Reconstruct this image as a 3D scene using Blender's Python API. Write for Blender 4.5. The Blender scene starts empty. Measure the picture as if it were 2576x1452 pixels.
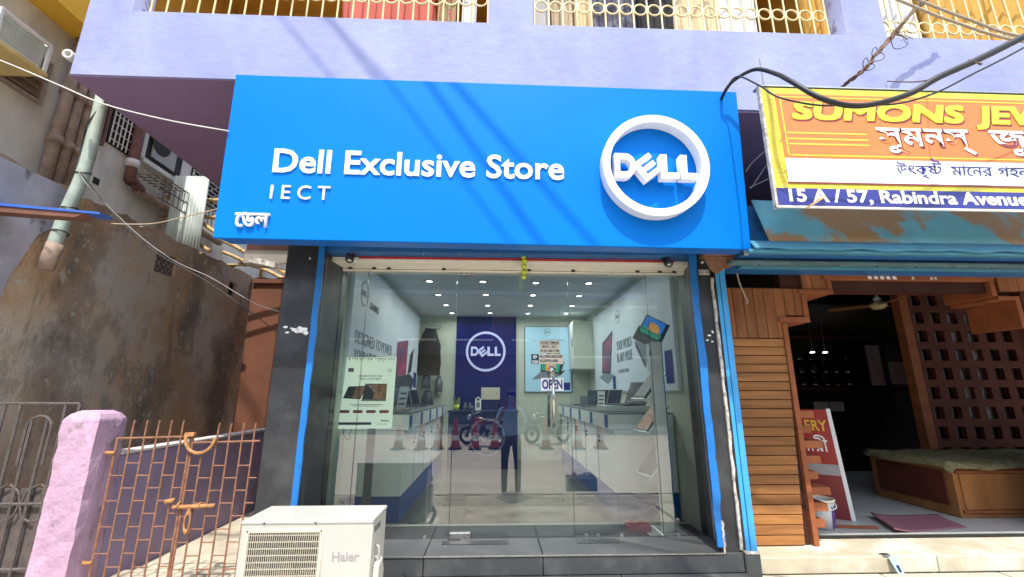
import bpy, bmesh, math, random
from mathutils import Matrix, Vector, Euler
random.seed(7)
R = math.radians
SC = bpy.context.scene
COL = SC.collection

# ------------------------------------------------------------------ camera
cam_data = bpy.data.cameras.new('camera')
cam = bpy.data.objects.new('camera', cam_data); COL.objects.link(cam)
cam_data.sensor_width = 36.0
cam_data.lens = 36.0 * 1092.0 / 2576.0
cam_data.clip_start = 0.02; cam_data.clip_end = 500
_p, _y, _r = R(13.6), R(2.2), R(0.1)
_fw = Vector((math.sin(_y)*math.cos(_p), math.cos(_y)*math.cos(_p), math.sin(_p)))
_r0 = Vector((math.cos(_y), -math.sin(_y), 0)); _u0 = _r0.cross(_fw)
_rt = _r0*math.cos(_r) + _u0*math.sin(_r); _up = _u0*math.cos(_r) - _r0*math.sin(_r)
cam.matrix_world = Matrix(((_rt.x, _up.x, -_fw.x, 0.0), (_rt.y, _up.y, -_fw.y, -3.9), (_rt.z, _up.z, -_fw.z, 1.7), (0, 0, 0, 1)))
SC.camera = cam
# ------------------------------------------------------------------ sky, sun, exposure
SUN_SLOPE = 1.70
SUN_EL = math.atan(SUN_SLOPE)
world = bpy.data.worlds.new('World'); SC.world = world; world.use_nodes = True
_n = world.node_tree.nodes; _l = world.node_tree.links
_sky = _n.new('ShaderNodeTexSky'); _sky.sky_type = 'NISHITA'; _sky.sun_disc = False
_sky.sun_elevation = SUN_EL; _sky.sun_rotation = R(180)
_sky.air_density = 1.2; _sky.dust_density = 2.0
_l.new(_sky.outputs[0], _n['Background'].inputs[0]); _n['Background'].inputs[1].default_value = 0.15
_sd = bpy.data.lights.new('sun', 'SUN'); _sd.energy = 2.0; _sd.angle = R(0.6); _sd.color = (1.0, 0.955, 0.88)
_so = bpy.data.objects.new('sun', _sd); COL.objects.link(_so)
_dirv = Vector((0.02, 1.0, -SUN_SLOPE))
_so.rotation_euler = _dirv.to_track_quat('-Z', 'Y').to_euler(); _so.location = (0, -12, 22)
vs = SC.view_settings
vs.view_transform = 'Standard'; vs.look = 'None'; vs.gamma = 1.0; vs.use_curve_mapping = False
vs.exposure = 1.42
SC.cycles.max_bounces = 8; SC.cycles.transparent_max_bounces = 24
SC.cycles.use_denoising = True
SC.cycles.sample_clamp_indirect = 6.0

# ------------------------------------------------------------------ materials
MATS = {}
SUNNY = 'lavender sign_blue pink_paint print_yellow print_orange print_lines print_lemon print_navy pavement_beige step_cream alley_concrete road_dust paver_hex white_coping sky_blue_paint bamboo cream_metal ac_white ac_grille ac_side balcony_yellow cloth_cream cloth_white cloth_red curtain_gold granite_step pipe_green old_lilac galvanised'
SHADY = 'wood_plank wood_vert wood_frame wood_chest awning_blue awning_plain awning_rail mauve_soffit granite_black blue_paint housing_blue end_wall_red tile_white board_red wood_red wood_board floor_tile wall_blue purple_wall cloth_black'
def _ramp(nt, fac, stops):
    r = nt.nodes.new('ShaderNodeValToRGB')
    e = r.color_ramp.elements
    while len(e) < len(stops): e.new(0.5)
    for i, (p, c) in enumerate(stops):
        e[i].position = p; e[i].color = (c[0], c[1], c[2], 1) if not isinstance(c, (int, float)) else (c, c, c, 1)
    nt.links.new(fac, r.inputs[0]); return r
def _noise(nt, vec, scale, detail=4, rough=.55):
    n = nt.nodes.new('ShaderNodeTexNoise'); n.inputs['Scale'].default_value = scale
    n.inputs['Detail'].default_value = detail; n.inputs['Roughness'].default_value = rough
    nt.links.new(vec, n.inputs['Vector']); return n.outputs[0]
def _pos(nt, stretch=(1, 1, 1)):
    g = nt.nodes.new('ShaderNodeNewGeometry'); m = nt.nodes.new('ShaderNodeMapping')
    m.inputs['Scale'].default_value = stretch
    nt.links.new(g.outputs['Position'], m.inputs['Vector']); return m.outputs[0]
def _mix(nt, fac, a, b, mode='MIX'):
    m = nt.nodes.new('ShaderNodeMix'); m.data_type = 'RGBA'; m.blend_type = mode
    for s, v in ((m.inputs[0], fac), (m.inputs[6], a), (m.inputs[7], b)):
        if isinstance(v, (int, float)): s.default_value = v
        elif isinstance(v, tuple): s.default_value = (v[0], v[1], v[2], 1)
        else: nt.links.new(v, s)
    return m.outputs[2]
def mat(name, col, rough=.6, metal=0.0, var=.12, vscale=6.0, bump=0.0, bscale=60.0, col2=None, patch=None, stretch=(1, 1, 1), rand=0.0, spec=.5, emit=0.0, bstretch=(1, 1, 1)):
    """procedural surface: base colour with noise variation, optional second colour in patches, optional bump"""
    if name in MATS: return MATS[name]
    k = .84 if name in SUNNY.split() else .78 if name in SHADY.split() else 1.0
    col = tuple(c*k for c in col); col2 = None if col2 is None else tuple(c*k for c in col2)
    m = bpy.data.materials.new(name); m.use_nodes = True; nt = m.node_tree
    b = nt.nodes['Principled BSDF']
    b.inputs['Roughness'].default_value = rough; b.inputs['Metallic'].default_value = metal
    b.inputs['Specular IOR Level'].default_value = spec
    lo = tuple(c*(1-var) for c in col); hi = tuple(min(1, c*(1+var)) for c in col)
    p = _pos(nt, stretch)
    out = _ramp(nt, _noise(nt, p, vscale), [(.3, lo), (.7, hi)]).outputs[0]
    if col2 is not None:
        sc, t0, t1 = patch or (2.0, .5, .6)
        f = _ramp(nt, _noise(nt, p, sc, 8, .62), [(t0, 0.0), (t1, 1.0)]).outputs[0]
        out = _mix(nt, f, out, col2)
    if rand:
        oi = nt.nodes.new('ShaderNodeObjectInfo')
        rr = _ramp(nt, oi.outputs['Random'], [(0, (1-rand,)*3), (1, (1.0,)*3)]).outputs[0]
        out = _mix(nt, 1.0, out, rr, 'MULTIPLY')
    nt.links.new(out, b.inputs['Base Color'])
    if bump:
        bn = nt.nodes.new('ShaderNodeBump'); bn.inputs['Strength'].default_value = min(1, bump); bn.inputs['Distance'].default_value = .01*max(1, bump)
        nt.links.new(_noise(nt, _pos(nt, bstretch), bscale, 6, .6), bn.inputs['Height']); nt.links.new(bn.outputs[0], b.inputs['Normal'])
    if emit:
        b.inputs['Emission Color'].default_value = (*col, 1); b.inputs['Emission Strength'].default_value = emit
    MATS[name] = m; return m

mat('lavender', (.285, .315, .535), .85, var=.07, vscale=2.2, bump=.75, bscale=9, bstretch=(.9, 1, 1.25), col2=(.365, .395, .60), patch=(1.4, .45, .7), stretch=(1, 1, .6))
mat('mauve_soffit', (.30, .19, .34), .85, var=.06, vscale=2)
mat('balcony_yellow', (.72, .42, .07), .75, var=.06, vscale=2)
mat('yellow_wing', (.85, .50, .05), .75, var=.08, vscale=2)
mat('cream_metal', (.80, .66, .34), .45, var=.08, vscale=20)
mat('sign_blue', (.001, .205, .76), .45, var=.05, vscale=.9, spec=.10)
mat('sign_side', (.008, .13, .5), .4, var=.05)
mat('white_acrylic', (.86, .87, .86), .35, var=.02)
mat('white_acrylic_side', (.70, .70, .66), .5, var=.15, vscale=25)
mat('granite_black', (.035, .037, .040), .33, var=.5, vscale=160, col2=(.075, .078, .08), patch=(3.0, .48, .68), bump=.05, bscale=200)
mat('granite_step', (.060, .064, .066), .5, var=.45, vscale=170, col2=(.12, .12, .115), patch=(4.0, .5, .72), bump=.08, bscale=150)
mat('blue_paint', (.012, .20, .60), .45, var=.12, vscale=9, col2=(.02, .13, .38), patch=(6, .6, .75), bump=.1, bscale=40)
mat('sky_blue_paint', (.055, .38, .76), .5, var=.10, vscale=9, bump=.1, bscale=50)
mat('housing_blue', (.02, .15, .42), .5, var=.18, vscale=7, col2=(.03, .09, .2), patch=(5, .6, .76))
mat('cream_paint', (.86, .81, .69), .6, var=.06, vscale=12, col2=(.55, .45, .33), patch=(14, .66, .74))
mat('red_paint', (.45, .03, .03), .5, var=.2, vscale=14)
mat('worn_white', (.50, .47, .42), .8, var=.35, vscale=30, bump=.5, bscale=80, col2=(.2, .18, .16), patch=(16, .5, .65))
mat('paper_white', (.78, .78, .74), .8, var=.04)
mat('chrome', (.72, .70, .66), .22, 1.0, var=.06, vscale=8)
mat('steel', (.55, .54, .50), .38, 1.0, var=.2, vscale=40)
mat('dark_metal', (.05, .05, .05), .5, .6, var=.2)
mat('black_plastic', (.018, .018, .02), .4, var=.2)
mat('rust', (.25, .115, .065), .85, var=.35, vscale=30, bump=.3, bscale=90)
mat('rust_orange', (.40, .19, .07), .8, var=.3, vscale=30, bump=.3, bscale=90)
mat('old_iron', (.10, .082, .075), .8, var=.3, vscale=25)
mat('pink_paint', (.55, .36, .49), .85, var=.12, vscale=5, col2=(.36, .27, .32), patch=(7, .60, .64), bump=1.2, bscale=22)
mat('purple_wall', (.40, .31, .48), .85, var=.12, vscale=5, bump=.2, bscale=30)
mat('white_coping', (.74, .70, .66), .8, var=.1, bump=.3)
mat('end_wall_red', (.20, .075, .038), .85, var=.2, vscale=3, bump=.2)
mat('concrete_grey', (.70, .675, .61), .9, var=.16, vscale=1.6, col2=(.36, .32, .27), patch=(1.1, .52, .75), stretch=(1, 1, .45), bump=.35, bscale=25)
mat('concrete_back', (.24, .21, .17), .9, var=.25, vscale=1.3, bump=.2)
mat('pipe_brown', (.30, .22, .17), .75, var=.3, vscale=12)
mat('pipe_red', (.16, .07, .06), .75, var=.25, vscale=12)
mat('pipe_green', (.42, .50, .42), .6, var=.16, vscale=9, col2=(.22, .24, .18), patch=(7, .6, .75))
mat('old_lilac', (.42, .40, .45), .9, var=.15, vscale=5, bump=.5, bscale=20, col2=(.16, .14, .14), patch=(4, .58, .66))
mat('louvre', (.24, .16, .115), .75, var=.25, vscale=10)
mat('dark_void', (.02, .018, .016), .8, var=.3)
mat('galvanised', (.50, .57, .53), .55, .0, var=.2, vscale=7, stretch=(1, 1, .3), col2=(.30, .28, .22), patch=(4, .6, .8))
mat('bamboo', (.62, .42, .18), .6, var=.25, vscale=14)
mat('lean_blue', (.04, .12, .45), .5, var=.2, vscale=10)
mat('lean_brown', (.16, .07, .045), .8, var=.2)
mat('red_rag', (.55, .05, .05), .8, var=.3, vscale=12)
mat('alley_concrete', (.62, .55, .42), .9, var=.18, vscale=3.0, bump=.4, bscale=30, col2=(.30, .26, .20), patch=(2.5, .5, .7))
mat('pavement_beige', (.60, .54, .43), .9, var=.14, vscale=4, bump=.4, bscale=35, col2=(.54, .47, .36), patch=(3, .52, .72), rand=.12)
mat('paver_hex', (.46, .42, .30), .9, var=.15, vscale=8, bump=.4, bscale=50, rand=.25)
mat('step_cream', (.58, .51, .36), .7, var=.12, vscale=5, bump=.15, bscale=40, col2=(.72, .70, .58), patch=(2.5, .45, .62))
mat('road_dust', (.58, .51, .41), .95, var=.16, vscale=1.5, bump=.2, bscale=60)
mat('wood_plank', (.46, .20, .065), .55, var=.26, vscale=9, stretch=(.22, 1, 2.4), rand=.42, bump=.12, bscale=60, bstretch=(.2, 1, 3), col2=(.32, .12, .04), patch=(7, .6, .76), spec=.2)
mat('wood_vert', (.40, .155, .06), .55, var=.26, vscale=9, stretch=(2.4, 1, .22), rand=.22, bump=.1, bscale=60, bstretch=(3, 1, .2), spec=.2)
mat('wood_board', (.30, .15, .085), .8, var=.3, vscale=12, bump=.4, bscale=40)
mat('wood_frame', (.36, .115, .045), .6, var=.2, vscale=10, stretch=(.4, 1, 1), spec=.2)
mat('wood_red', (.13, .035, .02), .7, var=.25, vscale=7, stretch=(.3, 1, 1), spec=.2)
mat('wood_chest', (.40, .17, .06), .4, var=.22, vscale=6, stretch=(1, 1, .3), col2=(.30, .11, .04), patch=(3, .5, .7), spec=.2)
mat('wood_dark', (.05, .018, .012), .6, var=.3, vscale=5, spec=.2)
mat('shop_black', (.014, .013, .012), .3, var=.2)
mat('mirror_dark', (.6, .6, .57), .06, 1.0, var=.05)
mat('tile_white', (.55, .57, .53), .4, var=.05, vscale=3)
mat('grout', (.22, .22, .2), .8)
mat('straw_mat', (.24, .20, .09), .85, var=.35, vscale=28, bump=.6, bscale=50, col2=(.14, .11, .05), patch=(9, .5, .65))
mat('mat_maroon', (.25, .10, .12), .95, var=.2, vscale=60)
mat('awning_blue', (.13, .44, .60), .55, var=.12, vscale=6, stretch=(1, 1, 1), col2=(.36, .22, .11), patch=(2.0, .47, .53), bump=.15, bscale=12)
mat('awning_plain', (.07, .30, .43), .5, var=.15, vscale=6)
mat('awning_rail', (.13, .24, .26), .5, var=.25, vscale=9)
mat('print_yellow', (.72, .62, .045), .5, var=.05, vscale=8, col2=(.80, .66, .08), patch=(14, .5, .55))
mat('print_orange', (.74, .22, .05), .5, var=.08, vscale=1.2)
mat('print_lines', (.90, .58, .06), .5, var=.03)
mat('print_white', (.84, .84, .81), .5, var=.02)
mat('print_navy', (.035, .04, .26), .5, var=.08)
mat('print_black', (.02, .02, .03), .5, var=.05)
mat('print_maroon', (.22, .03, .03), .5, var=.05)
mat('print_lemon', (.78, .72, .04), .5, var=.03)
mat('cable_black', (.010, .010, .010), .5, var=.3)
mat('cable_grey', (.25, .24, .23), .6, var=.2)
mat('cable_brown', (.16, .095, .06), .8, var=.35, vscale=40, bump=.4)
mat('rope', (.42, .34, .24), .9, var=.25, vscale=60, bump=.5, bscale=200)
mat('ac_white', (.52, .515, .46), .45, var=.05, vscale=3, col2=(.42, .38, .30), patch=(5, .64, .8))
mat('ac_side', (.66, .62, .52), .5, var=.1)
mat('ac_grille', (.62, .58, .46), .5, var=.06)
mat('ac_coil', (.055, .035, .025), .7, var=.5, vscale=50, stretch=(6, 1, 1))
mat('fan_grey', (.16, .11, .08), .6, var=.3)
mat('haier_grey', (.30, .27, .28), .5, var=.03)
mat('sun_strip_cream', (.80, .78, .70), .5, var=.1, vscale=20)
mat('cool_white', (.72, .76, .73), .45, var=.02)
mat('wall_white', (.58, .62, .53), .7, var=.04)
mat('ceil_grey', (.62, .67, .69), .7, var=.03)
mat('floor_tile', (.16, .155, .14), .22, var=.06, vscale=2)
mat('banner_white', (.60, .67, .74), .4, var=.05, vscale=1.2, emit=.03)  # slight glow added to lift the dim interior, boards assumed backlit
mat('banner_ink', (.10, .12, .15), .5, var=.1)
mat('banner_grey', (.22, .25, .29), .5, var=.1)
mat('laptop_ink', (.045, .05, .065), .4, var=.3, vscale=4)
mat('magenta_ink', (.33, .05, .13), .4, var=.6, vscale=7, col2=(.06, .07, .16), patch=(5, .45, .6))
mat('print_cobalt', (.012, .016, .24), .4, var=.05)
mat('wall_blue', (.004, .010, .17), .6, var=.06, spec=.15)
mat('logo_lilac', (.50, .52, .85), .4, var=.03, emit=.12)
mat('desk_blue', (.006, .018, .10), .35, var=.05)
mat('desk_logo', (.16, .18, .26), .4, var=.05)
mat('counter_white', (.92, .95, .93), .28, var=.02)
mat('counter_blue', (.015, .10, .42), .3, var=.06)
mat('counter_top', (.20, .21, .21), .3, var=.1)
mat('poster_sky', (.32, .52, .66), .4, var=.08, vscale=1.3, emit=.15)  # glow added so the rear poster stays bright, assumed backlit
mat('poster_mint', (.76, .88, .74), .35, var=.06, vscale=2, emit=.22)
mat('photo_skin', (.60, .30, .17), .5, var=.3, vscale=14, col2=(.20, .09, .05), patch=(11, .55, .62))
mat('photo_dark', (.07, .065, .06), .4, var=.4, vscale=12)
mat('leaf_ink', (.10, .12, .05), .5, var=.4, vscale=30)
mat('pill_pink', (.48, .09, .15), .4, var=.1)
mat('screen_blue', (.02, .16, .55), .25, var=.3, vscale=5, emit=.25)
mat('screen_green', (.02, .28, .16), .3, var=.2, vscale=8, emit=.2)
mat('screen_orange', (.65, .27, .06), .3, var=.3, vscale=12, emit=.2)
mat('screen_black', (.012, .013, .016), .18, var=.2)
mat('silver', (.52, .53, .53), .35, .7, var=.05)
mat('laptop_grey', (.16, .17, .19), .4, .3, var=.1)
mat('box_red', (.50, .03, .045), .4, var=.12)
mat('cloth_black', (.020, .018, .017), .9, var=.3)
mat('cloth_dark', (.05, .045, .07), .9, var=.5, vscale=9, col2=(.14, .14, .17), patch=(5, .5, .6))
mat('cloth_cream', (.72, .56, .34), .9, var=.1)
mat('cloth_white', (.78, .76, .73), .9, var=.05)
mat('cloth_red', (.55, .12, .085), .9, var=.1, vscale=4)
mat('cloth_teal', (.12, .30, .26), .9, var=.1)
mat('cloth_stripe', (.42, .33, .22), .9, var=.5, vscale=40, stretch=(8, 1, 1))
mat('cloth_check', (.45, .13, .11), .9, var=.5, vscale=20, stretch=(1, 1, 6), col2=(.15, .35, .12), patch=(18, .5, .55))
mat('curtain_gold', (.60, .33, .05), .8, var=.15)
mat('board_grey', (.36, .34, .33), .8, var=.1)
mat('lime', (.62, .70, .05), .45, var=.2, vscale=30)
mat('chilli', (.30, .36, .10), .5, var=.2)
mat('bucket_grey', (.50, .52, .50), .4, var=.15, vscale=9)
mat('bucket_purple', (.09, .03, .20), .4, var=.1)
mat('bucket_rim', (.72, .70, .52), .45, var=.06)
mat('board_red', (.45, .035, .03), .4, var=.15)
mat('cone_red', (.42, .045, .03), .6, var=.2, vscale=8)
mat('cone_white', (.70, .66, .60), .6, var=.1)
mat('rubber', (.025, .024, .023), .8, var=.2)
mat('bike_red', (.22, .02, .025), .3, var=.1)
mat('bike_blue', (.03, .05, .11), .3, var=.1)
mat('skin', (.27, .14, .085), .55, var=.1)
mat('hair', (.012, .010, .009), .7, var=.2)
mat('shirt_blue', (.28, .46, .72), .85, var=.08, vscale=10)
mat('trouser', (.03, .034, .05), .9, var=.15)
mat('shoe', (.035, .028, .022), .5, var=.2)
mat('phone_case', (.20, .36, .50), .4, var=.05)
mat('opp_wall', (.16, .15, .13), .9, var=.2, vscale=.8, stretch=(1, 1, .4), bump=.2)
mat('opp_wall_b', (.13, .16, .15), .9, var=.18, vscale=.8, bump=.2)
mat('opp_wall_c', (.15, .125, .10), .9, var=.18, vscale=.8, bump=.2)
mat('shutter_grey', (.10, .11, .12), .6, .0, var=.15)
mat('window_dark', (.03, .04, .05), .12, var=.2)
mat('teal_bit', (.36, .48, .52), .4, .3, var=.15)
mat('tan_card', (.55, .40, .16), .8, var=.15)
mat('sbi_teal', (.012, .06, .09), .5, var=.05)
mat('notice_cream', (.66, .60, .48), .8, var=.04)
mat('green_edge', (.02, .05, .04), .25, var=.1)

def dirty_wall():
    m = bpy.data.materials.new('dirty_wall'); m.use_nodes = True; nt = m.node_tree; b = nt.nodes['Principled BSDF']
    b.inputs['Roughness'].default_value = .92; b.inputs['Specular IOR Level'].default_value = .2
    p = _pos(nt); ps = _pos(nt, (1, 1.0, .65)); pd = _pos(nt, (1, 2.2, .42))
    c = _ramp(nt, _noise(nt, ps, .9, 6, .6), [(.35, (.62, .57, .50)), (.48, (.68, .54, .39)), (.56, (.58, .49, .40)), (.68, (.74, .66, .55))]).outputs[0]
    c = _mix(nt, _ramp(nt, _noise(nt, p, .8, 6), [(.42, 0.0), (.58, .8)]).outputs[0], c, (.56, .33, .16))           # ochre damp
    c = _mix(nt, _ramp(nt, _noise(nt, ps, 1.25, 12, .68), [(.49, 0.0), (.53, .4), (.57, .5), (.62, .8)]).outputs[0], c, (.16, .14, .115))   # black mould
    c = _mix(nt, _ramp(nt, _noise(nt, pd, 2.6, 12, .7), [(.56, 0.0), (.64, .45), (.74, .7)]).outputs[0], c, (.20, .175, .15))    # drip streaks
    c = _mix(nt, _ramp(nt, _noise(nt, p, 9, 10, .7), [(.585, 0.0), (.60, .7)]).outputs[0], c, (.62, .55, .45))        # flaked render
    c = _mix(nt, _ramp(nt, _noise(nt, p, 30, 6, .7), [(.60, 0.0), (.68, .6)]).outputs[0], c, (.12, .10, .085))        # speckle
    c = _mix(nt, 1.0, c, (.82, .82, .82), 'MULTIPLY')
    nt.links.new(c, b.inputs['Base Color'])
    bn = nt.nodes.new('ShaderNodeBump'); bn.inputs['Strength'].default_value = .9; bn.inputs['Distance'].default_value = .02
    nt.links.new(_noise(nt, p, 18, 12, .72), bn.inputs['Height']); nt.links.new(bn.outputs[0], b.inputs['Normal'])
    MATS['dirty_wall'] = m
dirty_wall()
def glass_mat():
    m = bpy.data.materials.new('shop_glass'); m.use_nodes = True; nt = m.node_tree; nt.nodes.clear()
    o = nt.nodes.new('ShaderNodeOutputMaterial'); t = nt.nodes.new('ShaderNodeBsdfTransparent'); g = nt.nodes.new('ShaderNodeBsdfGlossy')
    t.inputs[0].default_value = (.86, .93, .89, 1); g.inputs['Roughness'].default_value = 0.0; g.inputs[0].default_value = (1, 1, 1, 1)
    f = nt.nodes.new('ShaderNodeFresnel'); f.inputs[0].default_value = 2.45
    x = nt.nodes.new('ShaderNodeMixShader')
    nt.links.new(f.outputs[0], x.inputs[0]); nt.links.new(t.outputs[0], x.inputs[1]); nt.links.new(g.outputs[0], x.inputs[2]); nt.links.new(x.outputs[0], o.inputs[0])
    MATS['shop_glass'] = m
    m2 = bpy.data.materials.new('glass_back'); m2.use_nodes = True; nt = m2.node_tree; nt.nodes.clear()
    o = nt.nodes.new('ShaderNodeOutputMaterial'); t = nt.nodes.new('ShaderNodeBsdfTransparent'); t.inputs[0].default_value = (.99, 1, .99, 1)
    nt.links.new(t.outputs[0], o.inputs[0]); MATS['glass_back'] = m2
glass_mat()
def emit_mat(name, col, s):
    m = bpy.data.materials.new(name); m.use_nodes = True; nt = m.node_tree; nt.nodes.clear()
    o = nt.nodes.new('ShaderNodeOutputMaterial'); e = nt.nodes.new('ShaderNodeEmission'); e.inputs[0].default_value = (*col, 1); e.inputs[1].default_value = s
    nt.links.new(e.outputs[0], o.inputs[0]); MATS[name] = m
emit_mat('lamp_glow', (1, .98, .94), 5.0)

# ------------------------------------------------------------------ mesh helpers
class MB:
    def __init__(s): s.v = []; s.f = []; s.mi = []; s.m = 0
    def add(s, vs, fs):
        o = len(s.v); s.v += [tuple(v) for v in vs]
        for f in fs: s.f.append([i+o for i in f]); s.mi.append(s.m)
        return s
    def box(s, a, b):
        x0, y0, z0 = a; x1, y1, z1 = b
        return s.add([(x0,y0,z0),(x1,y0,z0),(x1,y1,z0),(x0,y1,z0),(x0,y0,z1),(x1,y0,z1),(x1,y1,z1),(x0,y1,z1)],
                     [(0,3,2,1),(4,5,6,7),(0,1,5,4),(1,2,6,5),(2,3,7,6),(3,0,4,7)])
    def obox(s, M, sx, sy, sz):
        vs = [M @ Vector((x*sx/2, y*sy/2, z*sz/2)) for x, y, z in ((-1,-1,-1),(1,-1,-1),(1,1,-1),(-1,1,-1),(-1,-1,1),(1,-1,1),(1,1,1),(-1,1,1))]
        return s.add(vs, [(0,3,2,1),(4,5,6,7),(0,1,5,4),(1,2,6,5),(2,3,7,6),(3,0,4,7)])
    def prism(s, poly, M, d):
        """closed 2D polygon (counter-clockwise) in M's XY plane, from local z=0 to z=d"""
        n = len(poly)
        vs = [M @ Vector((x, y, 0)) for x, y in poly] + [M @ Vector((x, y, d)) for x, y in poly]
        fs = [list(range(n))[::-1], [i+n for i in range(n)]] + [(i, (i+1) % n, (i+1) % n + n, i+n) for i in range(n)]
        return s.add(vs, fs)
    def cyl(s, p0, p1, r0, r1=None, n=12, caps=True):
        r1 = r0 if r1 is None else r1
        p0 = Vector(p0); p1 = Vector(p1); d = (p1-p0).normalized()
        a = d.orthogonal().normalized(); b = d.cross(a)
        vs = []
        for p, r in ((p0, r0), (p1, r1)):
            for i in range(n):
                t = 2*math.pi*i/n; vs.append(p + a*(r*math.cos(t)) + b*(r*math.sin(t)))
        fs = [(i, (i+1) % n, (i+1) % n + n, i+n) for i in range(n)]
        if caps: fs += [list(range(n))[::-1], [i+n for i in range(n)]]
        return s.add(vs, fs)
    def tube(s, pts, r, n=8, smooth=0):
        P = [Vector(p) for p in pts]
        if smooth: P = spline(P, smooth)
        rr = r if callable(r) else (lambda t: r)
        vs = []; k = len(P)
        d0 = (P[1]-P[0]).normalized(); a = d0.orthogonal().normalized()
        for i, p in enumerate(P):
            d = (P[min(i+1, k-1)] - P[max(i-1, 0)]).normalized()
            a = (a - d*a.dot(d)).normalized(); b = d.cross(a)
            q = rr(i/(k-1))
            for j in range(n):
                t = 2*math.pi*j/n; vs.append(p + a*(q*math.cos(t)) + b*(q*math.sin(t)))
        fs = [(i*n+j, i*n+(j+1) % n, (i+1)*n+(j+1) % n, (i+1)*n+j) for i in range(k-1) for j in range(n)]
        fs += [list(range(n))[::-1], [(k-1)*n+j for j in range(n)]]
        return s.add(vs, fs)
    def lathe(s, prof, M, n=20):
        vs = []
        for r, z in prof:
            for j in range(n):
                t = 2*math.pi*j/n; vs.append(M @ Vector((r*math.cos(t), r*math.sin(t), z)))
        k = len(prof)
        fs = [(i*n+j, i*n+(j+1) % n, (i+1)*n+(j+1) % n, (i+1)*n+j) for i in range(k-1) for j in range(n)]
        return s.add(vs, fs)
    def torus(s, M, Rr, r, n=24, k=6):
        vs = []
        for i in range(n):
            a = 2*math.pi*i/n
            for j in range(k):
                b = 2*math.pi*j/k; q = Rr + r*math.cos(b)
                vs.append(M @ Vector((q*math.cos(a), q*math.sin(a), r*math.sin(b))))
        fs = [(i*k+j, ((i+1) % n)*k+j, ((i+1) % n)*k+(j+1) % k, i*k+(j+1) % k) for i in range(n) for j in range(k)]
        return s.add(vs, fs)
    def grid(s, nu, nv, fn, thick=None):
        vs = [fn(i/(nu-1), j/(nv-1)) for j in range(nv) for i in range(nu)]
        return s.add(vs, [(j*nu+i, j*nu+i+1, (j+1)*nu+i+1, (j+1)*nu+i) for j in range(nv-1) for i in range(nu-1)])
    def mesh(s, name, mats, smooth=False):
        me = bpy.data.meshes.new(name); me.from_pydata([tuple(v) for v in s.v], [], s.f)
        for m in (mats if isinstance(mats, (list, tuple)) else [mats]): me.materials.append(MATS[m])
        if max(s.mi, default=0): me.polygons.foreach_set('material_index', s.mi)
        if smooth: me.polygons.foreach_set('use_smooth', [True]*len(me.polygons))
        me.update(); return me
    def build(s, name, mats, parent=None, smooth=False, bevel=0, solid=0):
        o = bpy.data.objects.new(name, s.mesh(name, mats, smooth)); COL.objects.link(o)
        if parent is not None: o.parent = parent; o.matrix_parent_inverse = WORLD(parent).inverted()
        if solid:
            md = o.modifiers.new('thickness', 'SOLIDIFY'); md.thickness = solid; md.offset = 0
        if bevel:
            md = o.modifiers.new('bevel', 'BEVEL'); md.width = bevel; md.segments = 2; md.limit_method = 'ANGLE'
        return o
def WORLD(o):
    m = o.matrix_basis.copy()
    return m if o.parent is None else WORLD(o.parent) @ o.matrix_parent_inverse @ m
def spline(P, sub):
    out = []
    for i in range(len(P)-1):
        a = P[max(i-1, 0)]; b = P[i]; c = P[i+1]; d = P[min(i+2, len(P)-1)]
        for k in range(sub):
            t = k/sub
            out.append(.5*((2*b) + (c-a)*t + (2*a-5*b+4*c-d)*t*t + (3*b-a-3*c+d)*t**3))
    return out + [P[-1]]
def tag(o, label, cat, group=None):
    o['label'] = label; o['category'] = cat
    if group: o['group'] = group
    return o
def thing(name, loc, label, cat, group=None, rot=(0, 0, 0)):
    o = bpy.data.objects.new(name, None); COL.objects.link(o); o.location = loc; o.rotation_euler = rot; o.empty_display_size = .1
    return tag(o, label, cat, group)
def struct(o): o['kind'] = 'structure'; return o
def box(name, a, b, m, parent=None, bevel=0): return MB().box(a, b).build(name, m, parent, bevel=bevel)
def copy_part(src, parent, M=None):
    """copy of a mesh part, sharing its mesh, moved by world matrix M"""
    c = src.copy(); COL.objects.link(c); c.parent = parent
    if parent is not None: c.matrix_parent_inverse = WORLD(parent).inverted()
    c.matrix_basis = (M if M is not None else Matrix())
    return c
def T(x, y, z): return Matrix.Translation((x, y, z))
def frame(o, xd, zd):
    """matrix whose XY plane is a board at o: X runs along xd, Z (normal) along zd"""
    x = Vector(xd).normalized(); z = Vector(zd).normalized(); y = z.cross(x)
    return Matrix(((x.x, y.x, z.x, o[0]), (x.y, y.y, z.y, o[1]), (x.z, y.z, z.z, o[2]), (0, 0, 0, 1)))
def front(x, y, z): return frame((x, y, z), (1, 0, 0), (0, -1, 0))      # board facing the street
def _curve_mesh(c):
    o = bpy.data.objects.new('tmp', c); COL.objects.link(o)
    bpy.context.view_layer.update()
    me = bpy.data.meshes.new_from_object(o.evaluated_get(bpy.context.evaluated_depsgraph_get()))
    bpy.data.objects.remove(o); return me
def text_raw(body, size, extrude=0, bold=0, shear=0, space=1.0, res=3):
    c = bpy.data.curves.new('t', 'FONT'); c.body = body; c.size = size; c.extrude = extrude; c.offset = bold; c.shear = shear; c.space_character = space; c.resolution_u = res
    me = _curve_mesh(c); bpy.data.curves.remove(c); return me
def xr(me): xs = [v.co.x for v in me.vertices]; return min(xs), max(xs)
def yr(me): ys = [v.co.y for v in me.vertices]; return min(ys), max(ys)
def link_mesh(me, name, m, parent, M):
    me.materials.clear(); me.materials.append(MATS[m]); me.name = name
    me.transform(M); o = bpy.data.objects.new(name, me); COL.objects.link(o)
    if parent is not None: o.parent = parent; o.matrix_parent_inverse = WORLD(parent).inverted()
    return o
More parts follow.
